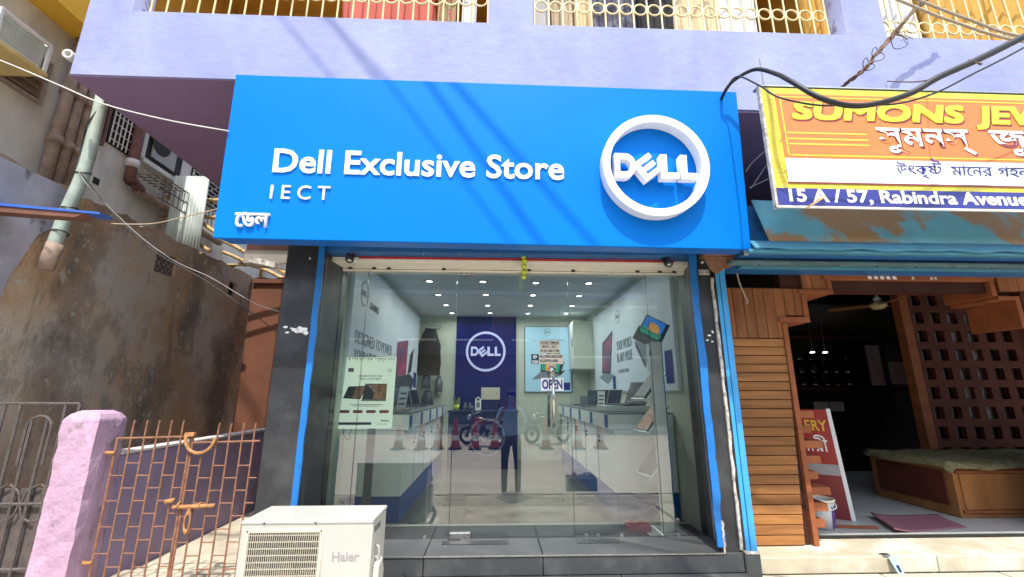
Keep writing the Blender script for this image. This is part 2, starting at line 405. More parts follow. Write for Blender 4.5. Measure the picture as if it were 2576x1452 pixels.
def text(body, M, m, parent, width=None, height=.1, extrude=.0015, bold=0, shear=0, name='lettering', space=1.0, align='L'):
    me = text_raw(body, 1.0, 0, bold, shear, space)
    x0, x1 = xr(me); y0, y1 = yr(me)
    sx = sy = height/.70
    if width: sx = width/(x1-x0)
    off = -x0*sx - ({'L': 0, 'C': .5, 'R': 1}[align])*(x1-x0)*sx
    me2 = text_raw(body, 1.0, extrude, bold, shear, space)
    me2.transform(Matrix.Translation((off, 0, extrude)) @ Matrix.Diagonal((sx, sy, 1, 1)))
    return link_mesh(me2, name, m, parent, M)
def shape2d(polys, M, d, name, m, parent, bevel=0):
    """filled outlines (holes by even-odd) extruded by d out of M's XY plane"""
    c = bpy.data.curves.new('s', 'CURVE'); c.dimensions = '2D'; c.fill_mode = 'BOTH'; c.extrude = d/2; c.bevel_depth = bevel
    for pl in polys:
        s = c.splines.new('POLY'); s.points.add(len(pl)-1); s.use_cyclic_u = True
        for p, q in zip(s.points, pl): p.co = (q[0], q[1], 0, 1)
    me = _curve_mesh(c); bpy.data.curves.remove(c); me.transform(Matrix.Translation((0, 0, d/2)))
    return link_mesh(me, name, m, parent, M)
def circle(cx, cy, r, n=64): return [(cx + r*math.cos(2*math.pi*i/n), cy + r*math.sin(2*math.pi*i/n)) for i in range(n)]
def rect(x0, y0, x1, y1): return [(x0, y0), (x1, y0), (x1, y1), (x0, y1)]
def logo_letters(w):
    """outlines of the four emblem letters, total width w, baseline 0"""
    h = w*.31
    D = [[(0, 0), (.13*w, 0)] + [(.13*w + .125*w*math.sin(t), h/2 - h/2*math.cos(t)) for t in [math.pi*i/12 for i in range(1, 12)]] + [(.13*w, h), (0, h)],
         [(.062*w, .24*h), (.125*w, .24*h)] + [(.125*w + .068*w*math.sin(t), h/2 - .26*h*math.cos(t)) for t in [math.pi*i/8 for i in range(1, 8)]] + [(.125*w, .76*h), (.062*w, .76*h)]]
    e = [(0, 0), (.26, 0), (.26, .065), (.075, .065), (.075, .105), (.24, .105), (.24, .165), (.075, .165), (.075, .205), (.26, .205), (.26, .27), (0, .27)]
    a = R(38); ca, sa = math.cos(a), math.sin(a)
    E = [[((.345 + x*ca - y*sa)*w*1.0 + .03*w, (-.045 + x*sa + y*ca)*w) for x, y in e]]
    L1 = [[(.555*w, 0), (.775*w, 0), (.775*w, .25*h), (.635*w, .25*h), (.635*w, h), (.555*w, h)]]
    L2 = [[(.80*w, 0), (w, 0), (w, .25*h), (.88*w, .25*h), (.88*w, h), (.80*w, h)]]
    return [D, E, L1, L2]
def emblem(M, r, m, parent, d=.003, name='emblem', thick=.09, one=True):
    """ring with the four letters inside"""
    ring = [circle(0, 0, r, 48), circle(0, 0, r*(1-thick), 48)]
    w = r*1.50
    lets = [[[(x - w/2, y - w*.155) for x, y in pl] for pl in L] for L in logo_letters(w)]
    if one: return [shape2d(ring + [p for L in lets for p in L], M, d, name, m, parent)]
    return [shape2d(ring, M, d, 'logo_ring', m, parent)] + [shape2d(L, M, d, 'logo_letter', m, parent) for L in lets]
LAMP_W = 1.35
# ================================================================== GROUND
struct(box('road', (-45, -45, -.3), (45, -3.86, 0), 'road_dust'))
struct(box('kerb', (-45, -3.855, -.3), (45, -3.72, .125), 'alley_concrete', bevel=.015))
sw = struct(box('sidewalk', (-45, -3.715, -.3), (45, -1.86, .10), 'alley_concrete'))
hx = .20
hexm = MB().prism([(hx*.97*math.cos(R(60*i)), hx*.97*math.sin(R(60*i))) for i in range(6)], T(0, 0, 0), .018).mesh('paver', 'paver_hex')
k = 0
for i in range(-9, 11):
    for j in range(5):
        x = i*hx*1.5; y = -3.5 + j*hx*1.732 + (hx*.866 if i % 2 else 0)
        if y > -2.05: continue
        o = bpy.data.objects.new('paver', hexm); COL.objects.link(o); o.parent = sw
        o.location = (x, y, .102 + random.uniform(0, .006)); o.rotation_euler = (random.uniform(-.01, .01), random.uniform(-.01, .01), 0)
pv = struct(box('pavement', (-12, -1.855, -.3), (14, .0, .365), 'alley_concrete'))
slabm = None
for i in range(6):
    for j in range(2):
        x0 = 1.95 + i*.92; y0 = -.37 - (j+1)*.70
        o = MB().box((x0+.006, y0+.006, .36), (x0+.914, y0+.694, .402 + random.uniform(0, .004))).build('paving_slab', 'pavement_beige', pv, bevel=.006)
for i in range(3):
    MB().box((-3.9 + i*1.2, -1.84, .36), (-2.72 + i*1.2, -.42, .378)).build('paving_slab', 'pavement_beige', pv, bevel=.006)
struct(box('alley_ground', (-4.2, -.415, -.3), (-1.75, 3.3, .334), 'alley_concrete'))

# ================================================================== LAVENDER BUILDING
lav = thing('apartment_building', (-3.5, -.7, 4.25), 'lavender plastered upper storey with grilled balconies above the shops', 'building')
XL, XR = -3.52, 9.0
outer = [(XL, 4.253), (1.94, 4.235), (1.94, 4.085), (XR, 4.075), (XR, 6.95), (XL, 6.95)]
holes = [rect(-3.17, 4.893, -.085, 6.55), rect(.30, 4.890, 3.205, 6.55), rect(3.56, 4.888, 7.6, 6.55)]
fas = shape2d([outer] + holes, front(0, -.5, 0), .2, 'balcony_wall', 'lavender', lav, bevel=.006)
box('soffit', (XL+.004, -.696, 4.236), (1.93, 1.30, 4.252), 'mauve_soffit', lav)
box('soffit', (1.95, -.694, 4.062), (XR, 1.3, 4.074), 'mauve_soffit', lav)
box('balcony_floor', (XL+.01, -.498, 4.405), (XR, .9, 4.885), 'balcony_yellow', lav)
box('balcony_back_wall', (XL+.01, .9, 4.41), (XR, 1.05, 6.9), 'balcony_yellow', lav)
box('balcony_ceiling', (XL+.01, -.498, 6.56), (XR, .895, 6.7), 'balcony_yellow', lav)
for x in (-3.5, .05, 3.36): box('balcony_side_wall', (x, -.49, 4.89), (x+.08, .89, 6.555), 'balcony_yellow', lav)
for (x0, x1) in ((-2.95, -2.45), (1.2, 1.75), (4.6, 5.2)):
    d = box('balcony_door', (x0, .86, 4.89), (x1, .895, 6.4), 'wood_frame', lav)
    box('door_panel', (x0+.08, .845, 5.3), (x1-.08, .86, 6.2), 'wood_dark', d)
box('rear_wall', (-1.75, 1.06, 4.41), (XR, 3.3, 6.9), 'lavender', lav)
barm = MB().cyl((0, 0, 0), (0, 0, 1.66), .0085, n=6).mesh('bar', 'cream_metal')
def grille(x0, x1, n, zr, lab):
    y = -.60
    g = MB().box((x0, y-.012, 6.50), (x1, y+.012, 6.53)).box((x0, y-.010, zr+.62), (x1, y+.010, zr+.64)).build('grille', 'cream_metal', lav)
    st = (x1-x0)/n
    ringm = MB().torus(front(0, 0, 0), st/2-.008, .0085, 22, 6).mesh('ring', 'cream_metal', True)
    for i in range(n+1):
        b = bpy.data.objects.new('bar', barm); COL.objects.link(b); b.parent = g; b.location = (x0+i*st, y, 4.888)
        if i < n:
            r = bpy.data.objects.new('ring', ringm); COL.objects.link(r); r.parent = g; r.location = (x0+(i+.5)*st, y, zr)
grille(-3.10, -.10, 22, 5.245, '')
grille(.33, 3.12, 21, 5.205, '')
grille(3.60, 5.65, 15, 5.11, '')
box('conduit', (2.325, -.712, 4.12), (2.331, -.7005, 4.60), 'cable_grey', lav)
stub = MB().cyl((-3.60, -.60, 4.51), (-3.50, -.58, 4.50), .030, n=14, caps=True)
st2 = MB().lathe([(.022, -.02), (.042, -.02), (.042, .05), (.022, .05), (.022, -.02)], frame((-3.66, -.60, 4.50), (1, .2, 0), (0.25, -1, -.15)), 18)
stub.v += []
o = stub.build('drain_stub', 'white_coping', lav, True); st2.build('pipe_mouth', 'white_coping', o, True)
for k in range(26):   # little chips and holes in the plaster
    x = random.uniform(-3.2, 4); z = random.uniform(4.3, 4.82)
    if k < 6: box('plaster_chip', (x, -.7025, z), (x+random.uniform(.015, .04), -.69, z+.006), 'mauve_soffit', lav)
box('plaster_hole', (.93, -.703, 4.475), (.945, -.69, 4.50), 'dark_void', lav)

# ---- washing on the balconies
def laundry(x0, x1, z0, z1, y, m, label, cat='laundry', amp=.02, waves=4, seed=0, ragged=0.03):
    rnd = random.Random(seed); ph = rnd.uniform(0, 6); hem = [rnd.uniform(-1, 1) for _ in range(9)]
    def fn(u, v):
        hz = hem[min(8, int(u*8))]*ragged*(1-v)
        w = math.sin(u*waves*6.283 + ph)*amp + math.sin(u*waves*2.7*6.283 + 2*ph)*amp*.35
        return (x0 + (x1-x0)*(u + .02*math.sin(v*5+ph)), y + w*(1.1-.5*v), z0 + (z1-z0)*v + hz)
    o = MB().grid(28, 10, fn).build(cat.replace(' ', '_'), m, None, True, solid=.004)
    return tag(o, label, cat, 'washing hung in the balconies')
laundry(-1.52, -.62, 4.94, 6.0, -.38, 'cloth_red', 'brick-red cloth with teal hem hung in the left balcony', 'cloth', seed=3)
tl = laundry(-1.53, -.61, 4.915, 4.975, -.383, 'cloth_teal', 'teal hem strip below the brick-red hung cloth', 'cloth', seed=3)
laundry(-.60, -.42, 4.91, 5.9, -.36, 'cloth_check', 'red and green checked cloth beside the brick-red one', 'cloth', seed=5, waves=2)
laundry(-.36, -.22, 4.90, 5.8, -.37, 'cloth_white', 'white cloth at the right end of the left balcony', 'cloth', seed=6, waves=2)
box_b = tag(box('grey_board', (.32, -.42, 4.895), (.50, -.38, 5.9), 'board_grey'), 'grey board standing at the left end of the middle balcony', 'board')
laundry(.52, .75, 4.93, 5.9, -.40, 'cloth_stripe', 'beige striped cloth in the middle balcony', 'cloth', seed=7, waves=3)
laundry(.74, .92, 4.90, 5.9, -.43, 'cloth_cream', 'cream ribbed cloth left of the dark clothes', 'cloth', seed=8, waves=5)
laundry(.90, 1.45, 4.95, 5.9, -.36, 'cloth_dark', 'dark grey garment hung near the middle balcony centre', 'garment', seed=9, waves=3, ragged=.08)
laundry(1.38, 1.74, 4.93, 5.85, -.40, 'cloth_black', 'black garment right of the dark grey one', 'garment', seed=10, waves=3, ragged=.07)
laundry(1.72, 2.25, 4.90, 5.8, -.38, 'cloth_cream', 'large cream garment in the middle balcony', 'garment', seed=11, waves=2, amp=.04)
laundry(2.24, 2.62, 4.93, 5.9, -.36, 'cloth_white', 'white garment right of the large cream one', 'garment', seed=12, waves=2, ragged=.06)
laundry(2.98, 3.20, 4.89, 6.5, -.50, 'curtain_gold', 'golden curtain at the right end of the middle balcony', 'curtain', seed=13, waves=3, amp=.03)
laundry(3.6, 3.9, 4.92, 5.9, -.38, 'cloth_dark', 'dark mottled cloth in the right balcony', 'cloth', seed=14, waves=3)
laundry(3.85, 4.25, 4.95, 5.9, -.40, 'cloth_white', 'white crumpled cloth in the right balcony', 'cloth', seed=15, waves=4, ragged=.07)
laundry(4.3, 5.6, 4.89, 6.5, -.42, 'curtain_gold', 'wide golden curtain drawn across the right balcony', 'curtain', seed=16, waves=8, amp=.04)

# ================================================================== BLUE SHOP SIGN
sgn = thing('shop_sign', (-2.02, -.9, 2.775), 'big bright blue sign box with white raised letters above the glass shop front', 'sign', rot=(R(3.05), R(.43), 0))
SW = WORLD(sgn)
SF = SW @ frame((0, 0, 0), (1, 0, 0), (0, -1, 0))     # X along the sign, Y up the sign, Z out to the street
W_, H_ = 3.915, 1.303
MB().prism(rect(0, 0, W_, H_), SF @ T(0, 0, -.028), .028).build('face_panel', 'sign_blue', sgn, bevel=.004)
MB().prism(rect(.012, .012, W_-.012, H_-.012), SF @ T(0, 0, -.20), .171).build('sign_box', 'sign_side', sgn)
MB().prism(rect(W_+.003, -.02, W_+.022, H_*.96), SF @ T(0, 0, -.10), .05).build('edge_strip', 'worn_white', sgn)
def word(body, x0, x1, base, cap, bold, ext, m='white_acrylic', space=1.0, zoff=.0):
    full = text_raw(body, 1.0, 0, bold, 0, space); a, b = xr(full); sx = (x1-x0)/(b-a); sy = cap/.70
    for i, ch in enumerate(body):
        if ch == ' ': continue
        pre = text_raw(body[:i+1], 1.0, 0, bold, 0, space); al = text_raw(ch, 1.0, 0, bold, 0, space)
        dx = xr(pre)[1] - xr(al)[1]
        me = text_raw(ch, 1.0, ext/2, bold, 0, space)
        me.transform(T(x0 + (dx-a)*sx, base, zoff+ext/2) @ Matrix.Diagonal((sx, sy, 1, 1)))
        link_mesh(me, 'letter', m, sgn, SF)
word('Dell Exclusive Store', .366, 2.522, .512, .181, .019, .009, zoff=.003)
word('IECT', .372, .797, .302, .106, .0, .012, space=1.55, zoff=.003)
me = text_raw('\u09c7\u09a1\u09b2', 1.0, .011, .012); a, b = xr(me); sx = .238/(b-a)
me.transform(T(.150-a*sx, .083, .015) @ Matrix.Diagonal((sx, sx*1.22, 1, 1))); link_mesh(me, 'letter', 'white_acrylic', sgn, SF)
LC = SF @ T(3.195, .607, 0)
lr = .400
shape2d([circle(0, 0, lr, 96), circle(0, 0, lr*.865, 96)], LC @ T(0, 0, .008), .094, 'logo_ring', 'white_acrylic', sgn, bevel=.0015)
lw = .615
for L in logo_letters(lw):
    shape2d([[(x - lw/2 - .002, y - lw*.175) for x, y in pl] for pl in L], LC @ T(0, 0, .030), .070, 'logo_letter', 'white_acrylic', sgn)

# ================================================================== GLASS SHOP FRONT
shop = thing('glass_shop_front', (.15, -.38, .43), 'glass shop front framed by black granite pillars under the blue sign', 'shop front')
FL = .55
def footprint(name, pts, z0, z1, m, parent, bevel=0): return MB().prism(pts, T(0, 0, z0), z1-z0).build(name, m, parent, bevel=bevel)
pl = footprint('pillar', [(-1.74, -.38), (-1.452, -.38), (-1.404, .0), (-1.404, .12), (-1.74, .12)], .39, 3.05, 'granite_black', shop, .004)
pr = footprint('pillar', [(1.692, -.38), (1.845, -.38), (1.845, .12), (1.775, .12), (1.775, 0)], .39, 3.05, 'granite_black', shop, .004)
box('return_wall', (-1.74, .125, .30), (-1.55, 4.4, 4.25), 'granite_black', shop)
box('return_wall', (1.80, .125, .30), (2.0, 4.4, 4.055), 'granite_black', shop)
def strip(name, xs, zs, y0, y1, m, parent, seed, wob=.006):
    rnd = random.Random(seed); n = 26; L = []; Rr = []
    for i in range(n+1):
        t = i/n; z = zs[0] + (zs[1]-zs[0])*t; w = rnd.uniform(-wob, wob)
        L.append((xs[0] + w*.4, z)); Rr.append((xs[1] + w, z))
    return MB().prism(L[::-1] + Rr, front(0, y1, 0), y1-y0).build(name, m, parent)
strip('shutter_guide', (-1.475, -1.428), (.60, 2.90), -.402, -.384, 'blue_paint', shop, 1, .004)
strip('shutter_guide', (1.655, 1.712), (.60, 2.90), -.402, -.384, 'blue_paint', shop, 2, .009)
strip('edge_trim', (1.828, 1.850), (.58, 2.66), -.400, -.384, 'worn_white', shop, 3, .006)
MB().box((1.856, -.39, .56), (1.872, -.2, 2.8)).build('corner_gap', 'shop_black', shop)
MB().box((1.873, -.392, .555), (1.905, -.30, 2.84)).box((1.908, -.398, .555), (1.955, -.30, 2.84)).build('corner_post', 'sky_blue_paint', shop, bevel=.004)
strip('jamb_scuff', (1.70, 1.716), (.56, .78), -.405, -.403, 'worn_white', shop, 4, .006)
# torn paper left on the granite
def scrap(cx, cz, w, h, seed, y=-.3825):
    rnd = random.Random(seed); p = []
    for i in range(13):
        t = 2*math.pi*i/13; r = rnd.uniform(.55, 1.1); p.append((cx + w*r*math.cos(t), cz + h*r*math.sin(t)))
    MB().prism(p, front(0, y, 0), .0015).build('paper_scrap', 'paper_white', shop)
for (cx, cz, w, h, sd) in ((-1.60, 2.19, .030, .022, 1), (-1.55, 2.195, .045, .030, 2), (-1.515, 2.17, .028, .020, 3), (-1.675, 2.215, .022, .014, 4), (-1.66, 2.17, .02, .008, 5), (-1.63, 2.205, .014, .007, 6), (-1.55, 2.79, .008, .014, 7), (-1.58, 2.17, .012, .006, 8),
                           (1.77, 2.17, .018, .010, 9), (1.80, 2.20, .010, .014, 10), (1.75, 2.13, .015, .007, 11), (1.79, 2.12, .012, .008, 12), (1.775, 2.80, .018, .014, 13)):
    scrap(cx, cz, w, h, sd)
box('pillar_chip', (1.735, -.386, 2.69), (1.825, -.38, 2.735), 'worn_white', shop)
# header
MB().box((-1.46, -.215, 2.822), (1.775, -.012, 2.862)).build('header_beam', 'cream_paint', shop, bevel=.004)
box('header_trim', (-1.2, -.222, 2.846), (1.6, -.2165, 2.866), 'red_paint', shop)
box('glass_channel', (-1.40, -.03, 2.790), (1.775, .035, 2.8205), 'cream_paint', shop)
box('shutter_housing', (-1.735, -.34, 2.868), (1.845, -.05, 3.35), 'housing_blue', shop, bevel=.006)
MB().box((-1.98, -.70, 2.862), (1.86, -.62, 2.93)).build('sign_support', 'housing_blue', shop)
for i in range(14): MB().cyl((-1.6 + i*.25, -.346, 2.95 + (.05 if i % 2 else 0)), (-1.6 + i*.25, -.340, 2.95 + (.05 if i % 2 else 0)), .007, n=8).build('bolt', 'housing_blue', shop)
for x in (-.30, .50):
    MB().box((x-.06, -.36, 2.93), (x+.06, -.342, 2.96)).build('hook_plate', 'housing_blue', shop, bevel=.004)
for x in (-.62, -.31, .02, .78): MB().tube([(x, -.33, 2.895), (x+.004, -.34, 2.87), (x, -.345, 2.85)], .0035, 6).build('hook', 'steel', shop)
for x in (-1.249, 1.500):
    lampb = MB().lathe([(0, .0), (.030, .0), (.036, .015), (.036, .05), (.028, .06), (0, .06)], frame((x, -.30, 2.838), (1, 0, 0), (.1, -.55, -.8)), 18).build('shutter_bolt', 'dark_metal', shop, True)
    MB().lathe([(0, .061), (.024, .061), (.026, .064), (0, .066)], frame((x, -.30, 2.838), (1, 0, 0), (.1, -.55, -.8)), 18).build('bolt_face', 'steel', lampb, True)
    box('bolt_bracket', (x-.03, -.30, 2.84), (x-.018, -.26, 2.90), 'dark_metal', shop); box('bolt_bracket', (x+.018, -.30, 2.84), (x+.03, -.26, 2.90), 'dark_metal', shop)
# steps of speckled granite, one slab each
for i, (a, b) in enumerate(((-1.74, -.50), (-.495, .36), (.365, 1.845))):
    MB().box((a, -.40, .43), (b, -.002, FL+.012)).build('step_slab', 'granite_step', shop, bevel=.006)
for i, (a, b) in enumerate(((-1.74, -.2), (-.194, .92), (.926, 1.845))):
    MB().box((a, -.82, .39), (b, -.405, .432)).build('lower_step_slab', 'granite_step', shop, bevel=.005)
MB().box((1.85, -.41, .39), (1.97, -.10, .552)).build('corner_block', 'granite_step', shop, bevel=.012)
MB().box((1.853, -.415, .553), (1.965, -.10, .572)).build('corner_cap', 'worn_white', shop, bevel=.004)
MB().box((-1.74, -.408, FL+.006), (1.70, -.4005, FL+.014)).build('nosing_strip', 'steel', shop)
box('sill', (-1.40, .0, .50), (1.775, .375, FL+.002), 'granite_step', shop)
box('threshold_sun_strip', (-1.40, .3755, .50), (1.775, .425, FL+.004), 'sun_strip_cream', shop)  # pale strip added so the line of sun on the floor shows bright
# glass
def pane(name, x0, x1, z0, z1, parent, y0=-.006, y1=.006):
    b = MB()
    b.add([(x0,y0,z0),(x1,y0,z0),(x1,y0,z1),(x0,y0,z1)], [(0,1,2,3)]); b.m = 1
    b.add([(x0,y1,z0),(x1,y1,z0),(x1,y1,z1),(x0,y1,z1)], [(3,2,1,0)]); b.m = 2
    b.add([(x0,y0,z0),(x1,y0,z0),(x1,y1,z0),(x0,y1,z0),(x0,y0,z1),(x1,y0,z1),(x1,y1,z1),(x0,y1,z1)], [(0,3,2,1),(4,5,6,7),(1,2,6,5),(3,0,4,7)])
    return b.build(name, ['shop_glass', 'glass_back', 'green_edge'], parent)
for a, b in ((-1.402, -1.172), (-1.166, -.360), (.668, 1.402), (1.408, 1.778)): pane('glass_pane', a, b, FL+.012, 2.80, shop)
door = pane('glass_door', -.354, .662, FL+.022, 2.792, shop)
def patch(x0, x1, z0, z1):
    o = box('patch_fitting', (x0, -.022, z0), (x1, .022, z1), 'steel', door, .003)
    for t in (.15, .8, .9): MB().cyl((x0+(x1-x0)*t, -.026, (z0+z1)/2 + (.012 if t > .85 else -.010)), (x0+(x1-x0)*t, -.022, (z0+z1)/2 + (.012 if t > .85 else -.010)), .005, n=8).build('fitting_screw', 'black_plastic', door)
patch(-.35, -.19, 2.765, 2.815); patch(-.352, -.186, .556, .606)
MB().box((-.36, -.05, .552), (-.26, -.024, .572)).build('floor_pivot', 'dark_metal', door, bevel=.004)
h = MB()
h.tube([(.508, -.055, 1.42), (.508, -.055, 1.90)], .013, 12); h.cyl((.508, -.055, 1.885), (.508, 0, 1.885), .010, n=10); h.cyl((.508, -.055, 1.45), (.508, 0, 1.45), .010, n=10)
h.tube([(.478, .050, 1.42), (.478, .050, 1.90)], .013, 12); h.cyl((.478, .05, 1.885), (.495, 0, 1.885), .010, n=10)
h.build('door_handle', 'chrome', door, True)
MB().lathe([(0, .0), (.027, 0), (.027, .012), (0, .014)], frame((.503, -.01, 1.905), (1, 0, 0), (0, -1, 0)), 18).build('lock_disc', 'chrome', door, True)
for x in (-1.33, -1.116, -.981, -.48, .306, .719, 1.325, 1.535, 1.67):
    c = MB(); c.torus(front(x, -.040, 2.812), .011, .004, 12, 5); c.box((x-.018, -.038, 2.806), (x+.018, -.031, 2.818)); c.build('glass_clip', 'dark_metal', shop)
for x in (-.55, .76, .86, 1.05, 1.52): MB().box((x-.012, -.02, FL+.013), (x+.012, -.008, FL+.035)).build('floor_clip', 'steel', shop)
MB().tube([(-1.40, -.034, 2.806), (-.9, -.036, 2.803), (0, -.036, 2.806), (.9, -.036, 2.802), (1.7, -.034, 2.806)], .0022, 5, 6).build('wire', 'dark_metal', shop)
MB().tube([(-1.452+.012, -.30, 2.82), (-1.447, -.29, 1.7), (-1.44, -.28, .60)], .004, 6, 6).build('jamb_cable', 'cable_grey', shop)
MB().tube([(1.718, -.22, 2.80), (1.72, -.22, 1.7), (1.722, -.23, .60)], .0045, 6, 6).build('jamb_cable', 'cable_grey', shop)
for (a, b, z) in ((-.40, .12, .575), (.66, 1.0, .573)): box('sill_scrap', (a, -.16, FL+.0125), (b, -.075, FL+.016), 'granite_black', shop)
# rough timber and slab end under the left end of the sign
cb = thing('concrete_lintel', (-2.0, .1, 2.9), 'rough brown lintel end poking out left of the granite pillar', 'lintel')
MB().box((-2.35, .05, 2.87), (-1.745, .22, 3.0)).build('beam', 'concrete_back', cb, bevel=.008)
MB().obox(T(-2.02, -.05, 2.83) @ Matrix.Rotation(R(12), 4, 'Y'), .40, .06, .05).build('batten', 'worn_white', cb)
MB().box((-2.45, .25, 3.02), (-1.745, .5, 3.3)).build('slab_edge', 'lean_brown', cb)

bb = thing('brown_board', (1.86, -.55, 2.7), 'rough brown board hanging under the right end of the blue sign', 'board')
MB().prism([(1.775, 2.70), (1.82, 2.66), (1.88, 2.70), (1.99, 2.745), (2.0, 2.80), (1.72, 2.805)], front(0, -.50, 0), .05).build('board_sheet', 'wood_board', bb, bevel=.004)
MB().box((1.72, -.60, 2.806), (2.0, -.46, 2.83)).build('batten', 'wood_board', bb)
# stickers on the door
n1 = thing('notice', (.49, -.008, 2.05), 'cream opening hours notice with black serif print on the glass door', 'notice')
box('sheet', (.394, -.0085, 2.052), (.582, -.0065, 2.166), 'notice_cream', n1)
for s, z, w in (('STORE TIMING', 2.135, .165), ('MON. - SAT.', 2.098, .125), ('10.30 AM-9 PM', 2.062, .165)):
    text(s, front(.488, -.0085, z), 'print_black', n1, width=w, height=.021, extrude=.0008, align='C', bold=.012)
box('underline', (.405, -.0098, 2.129), (.571, -.0085, 2.1315), 'print_black', n1)
n2 = thing('card_notice', (.46, -.008, 1.95), 'cream bank card sticker with teal emblem under the opening hours notice', 'sticker')
box('sheet', (.391, -.0085, 1.956), (.607, -.0065, 2.044), 'notice_cream', n2); box('emblem_panel', (.322, -.0085, 1.954), (.3905, -.0065, 2.041), 'sbi_teal', n2)
text('ALL ATM CARDS ARE', front(.396, -.0085, 2.011), 'print_black', n2, width=.205, height=.022, extrude=.0008, bold=.025)
text('ACCEPTED HERE', front(.396, -.0085, 1.972), 'print_black', n2, width=.165, height=.022, extrude=.0008, bold=.025)
text('SBI', front(.356, -.0085, 1.960), 'print_white', n2, width=.055, height=.027, extrude=.0008, align='C', bold=.02)
shape2d([circle(.356, 2.015, .018, 24), circle(.356, 2.018, .006, 16), rect(.3545, 1.998, .3575, 2.014)], front(0, -.0085, 0), .0012, 'emblem', 'print_white', n2)
n3 = thing('push_sticker', (.505, -.008, 1.92), 'tiny cream push sticker above the door handle', 'sticker')
box('sheet', (.468, -.0085, 1.921), (.540, -.0065, 1.948), 'notice_cream', n3); text('PUSH', front(.504, -.0085, 1.926), 'print_maroon', n3, width=.05, height=.016, extrude=.0008, align='C', bold=.02)
n4 = thing('open_sign', (.505, -.008, 1.78), 'white sign with bold navy OPEN behind the door handle', 'sign')
box('sheet', (.405, -.0085, 1.724), (.605, -.0065, 1.834), 'print_white', n4); text('OPEN', front(.505, -.0085, 1.742), 'print_navy', n4, width=.18, height=.076, extrude=.0008, align='C', bold=.035)
# lime and chilli charm
lc = thing('lime_charm', (.245, -.25, 2.92), 'string of limes and green chillies hanging over the glass door', 'charm')
MB().tube([(.245, -.25, 2.96), (.245, -.25, 2.68)], .002, 5).build('string', 'rope', lc)
for z, r in ((2.885, .029), (2.832, .026), (2.785, .026), (2.735, .025), (2.690, .022)):
    MB().lathe([(0, -r*1.05), (r*.5, -r*.9), (r*.9, -r*.45), (r, 0), (r*.9, r*.45), (r*.5, r*.9), (0, r*1.05)], T(.245 + random.uniform(-.004, .004), -.25, z), 14).build('lime', 'lime', lc, True)
for (z, a, l) in ((2.862, 20, .05), (2.862, 165, .05), (2.815, 170, .03), (2.766, 30, .03), (2.716, 175, .075), (2.712, 10, .06), (2.70, -40, .07), (2.715, 200, .05)):
    x1 = .245 + l*math.cos(R(a)); z1 = z + l*math.sin(R(a))*.6
    MB().tube([(.245, -.255, z), ((.245+x1)/2, -.262, (z+z1)/2+.006), (x1, -.258, z1)], lambda t: .005*(1-.7*t), 6, 4).build('chilli', 'chilli', lc, True)
# ================================================================== SHOP INTERIOR
BK = 4.35; CZ = 3.13
struct(box('store_floor', (-1.55, .426, .45), (1.80, BK+.1, FL), 'floor_tile'))
struct(box('store_ceiling', (-1.548, .04, CZ), (1.798, BK+.1, CZ+.1), 'ceil_grey'))
struct(box('store_wall_left', (-1.548, .122, FL-.04), (-1.42, BK, CZ-.002), 'wall_white'))
struct(box('store_wall_right', (1.79, .122, FL-.04), (1.799, BK, CZ-.002), 'wall_white'))
struct(box('store_wall_back', (-1.548, BK, FL-.04), (1.798, BK+.1, CZ-.002), 'wall_white'))
struct(box('store_header', (-1.40, .04, 2.822), (1.775, .10, CZ-.002), 'wall_white'))
pos = [(-.87, 1.636), (-.169, 1.625), (.53, 1.656), (1.233, 1.646), (-.851, 2.433), (-.148, 2.401), (.556, 2.395), (1.252, 2.417), (-.823, 3.207), (-.131, 3.207), (.577, 3.174), (1.276, 3.175), (-.794, 3.936), (-.098, 3.903), (.592, 3.91), (1.289, 3.876)]
rimm = MB().lathe([(.058, 0), (.058, -.008), (.043, -.010), (.041, -.002)], T(0, 0, 0), 24).mesh('rim', 'black_plastic', True)
discm = MB().lathe([(.0001, -.006), (.042, -.006)], T(0, 0, 0), 24).mesh('lamp_disc', 'lamp_glow')
rown = ('nearest', 'second', 'third', 'rearmost'); coln = ('far left', 'centre left', 'centre right', 'far right')
for i, (x, y) in enumerate(pos):
    t = thing('downlight', (x, y, CZ), f'round lit ceiling downlight, {coln[i % 4]} of the {rown[i//4]} row', 'downlight', 'downlights in the store ceiling')
    for nm, me in (('rim', rimm), ('lamp_disc', discm)):
        o = bpy.data.objects.new(nm, me); COL.objects.link(o); o.parent = t
    ld = bpy.data.lights.new('downlight_glow', 'AREA'); ld.shape = 'DISK'; ld.size = .09; ld.energy = LAMP_W; ld.color = (.95, 1.0, .95); ld.spread = R(165)
    lo = bpy.data.objects.new('downlight_glow', ld); COL.objects.link(lo); lo.parent = t; lo.location = (0, 0, -.014)
tag(MB().lathe([(0, -.035), (.03, -.033), (.035, -.02), (.03, 0)], T(-.95, .9, CZ), 16).build('smoke_detector', 'cool_white', None, True), 'small pale smoke detector on the store ceiling', 'detector')

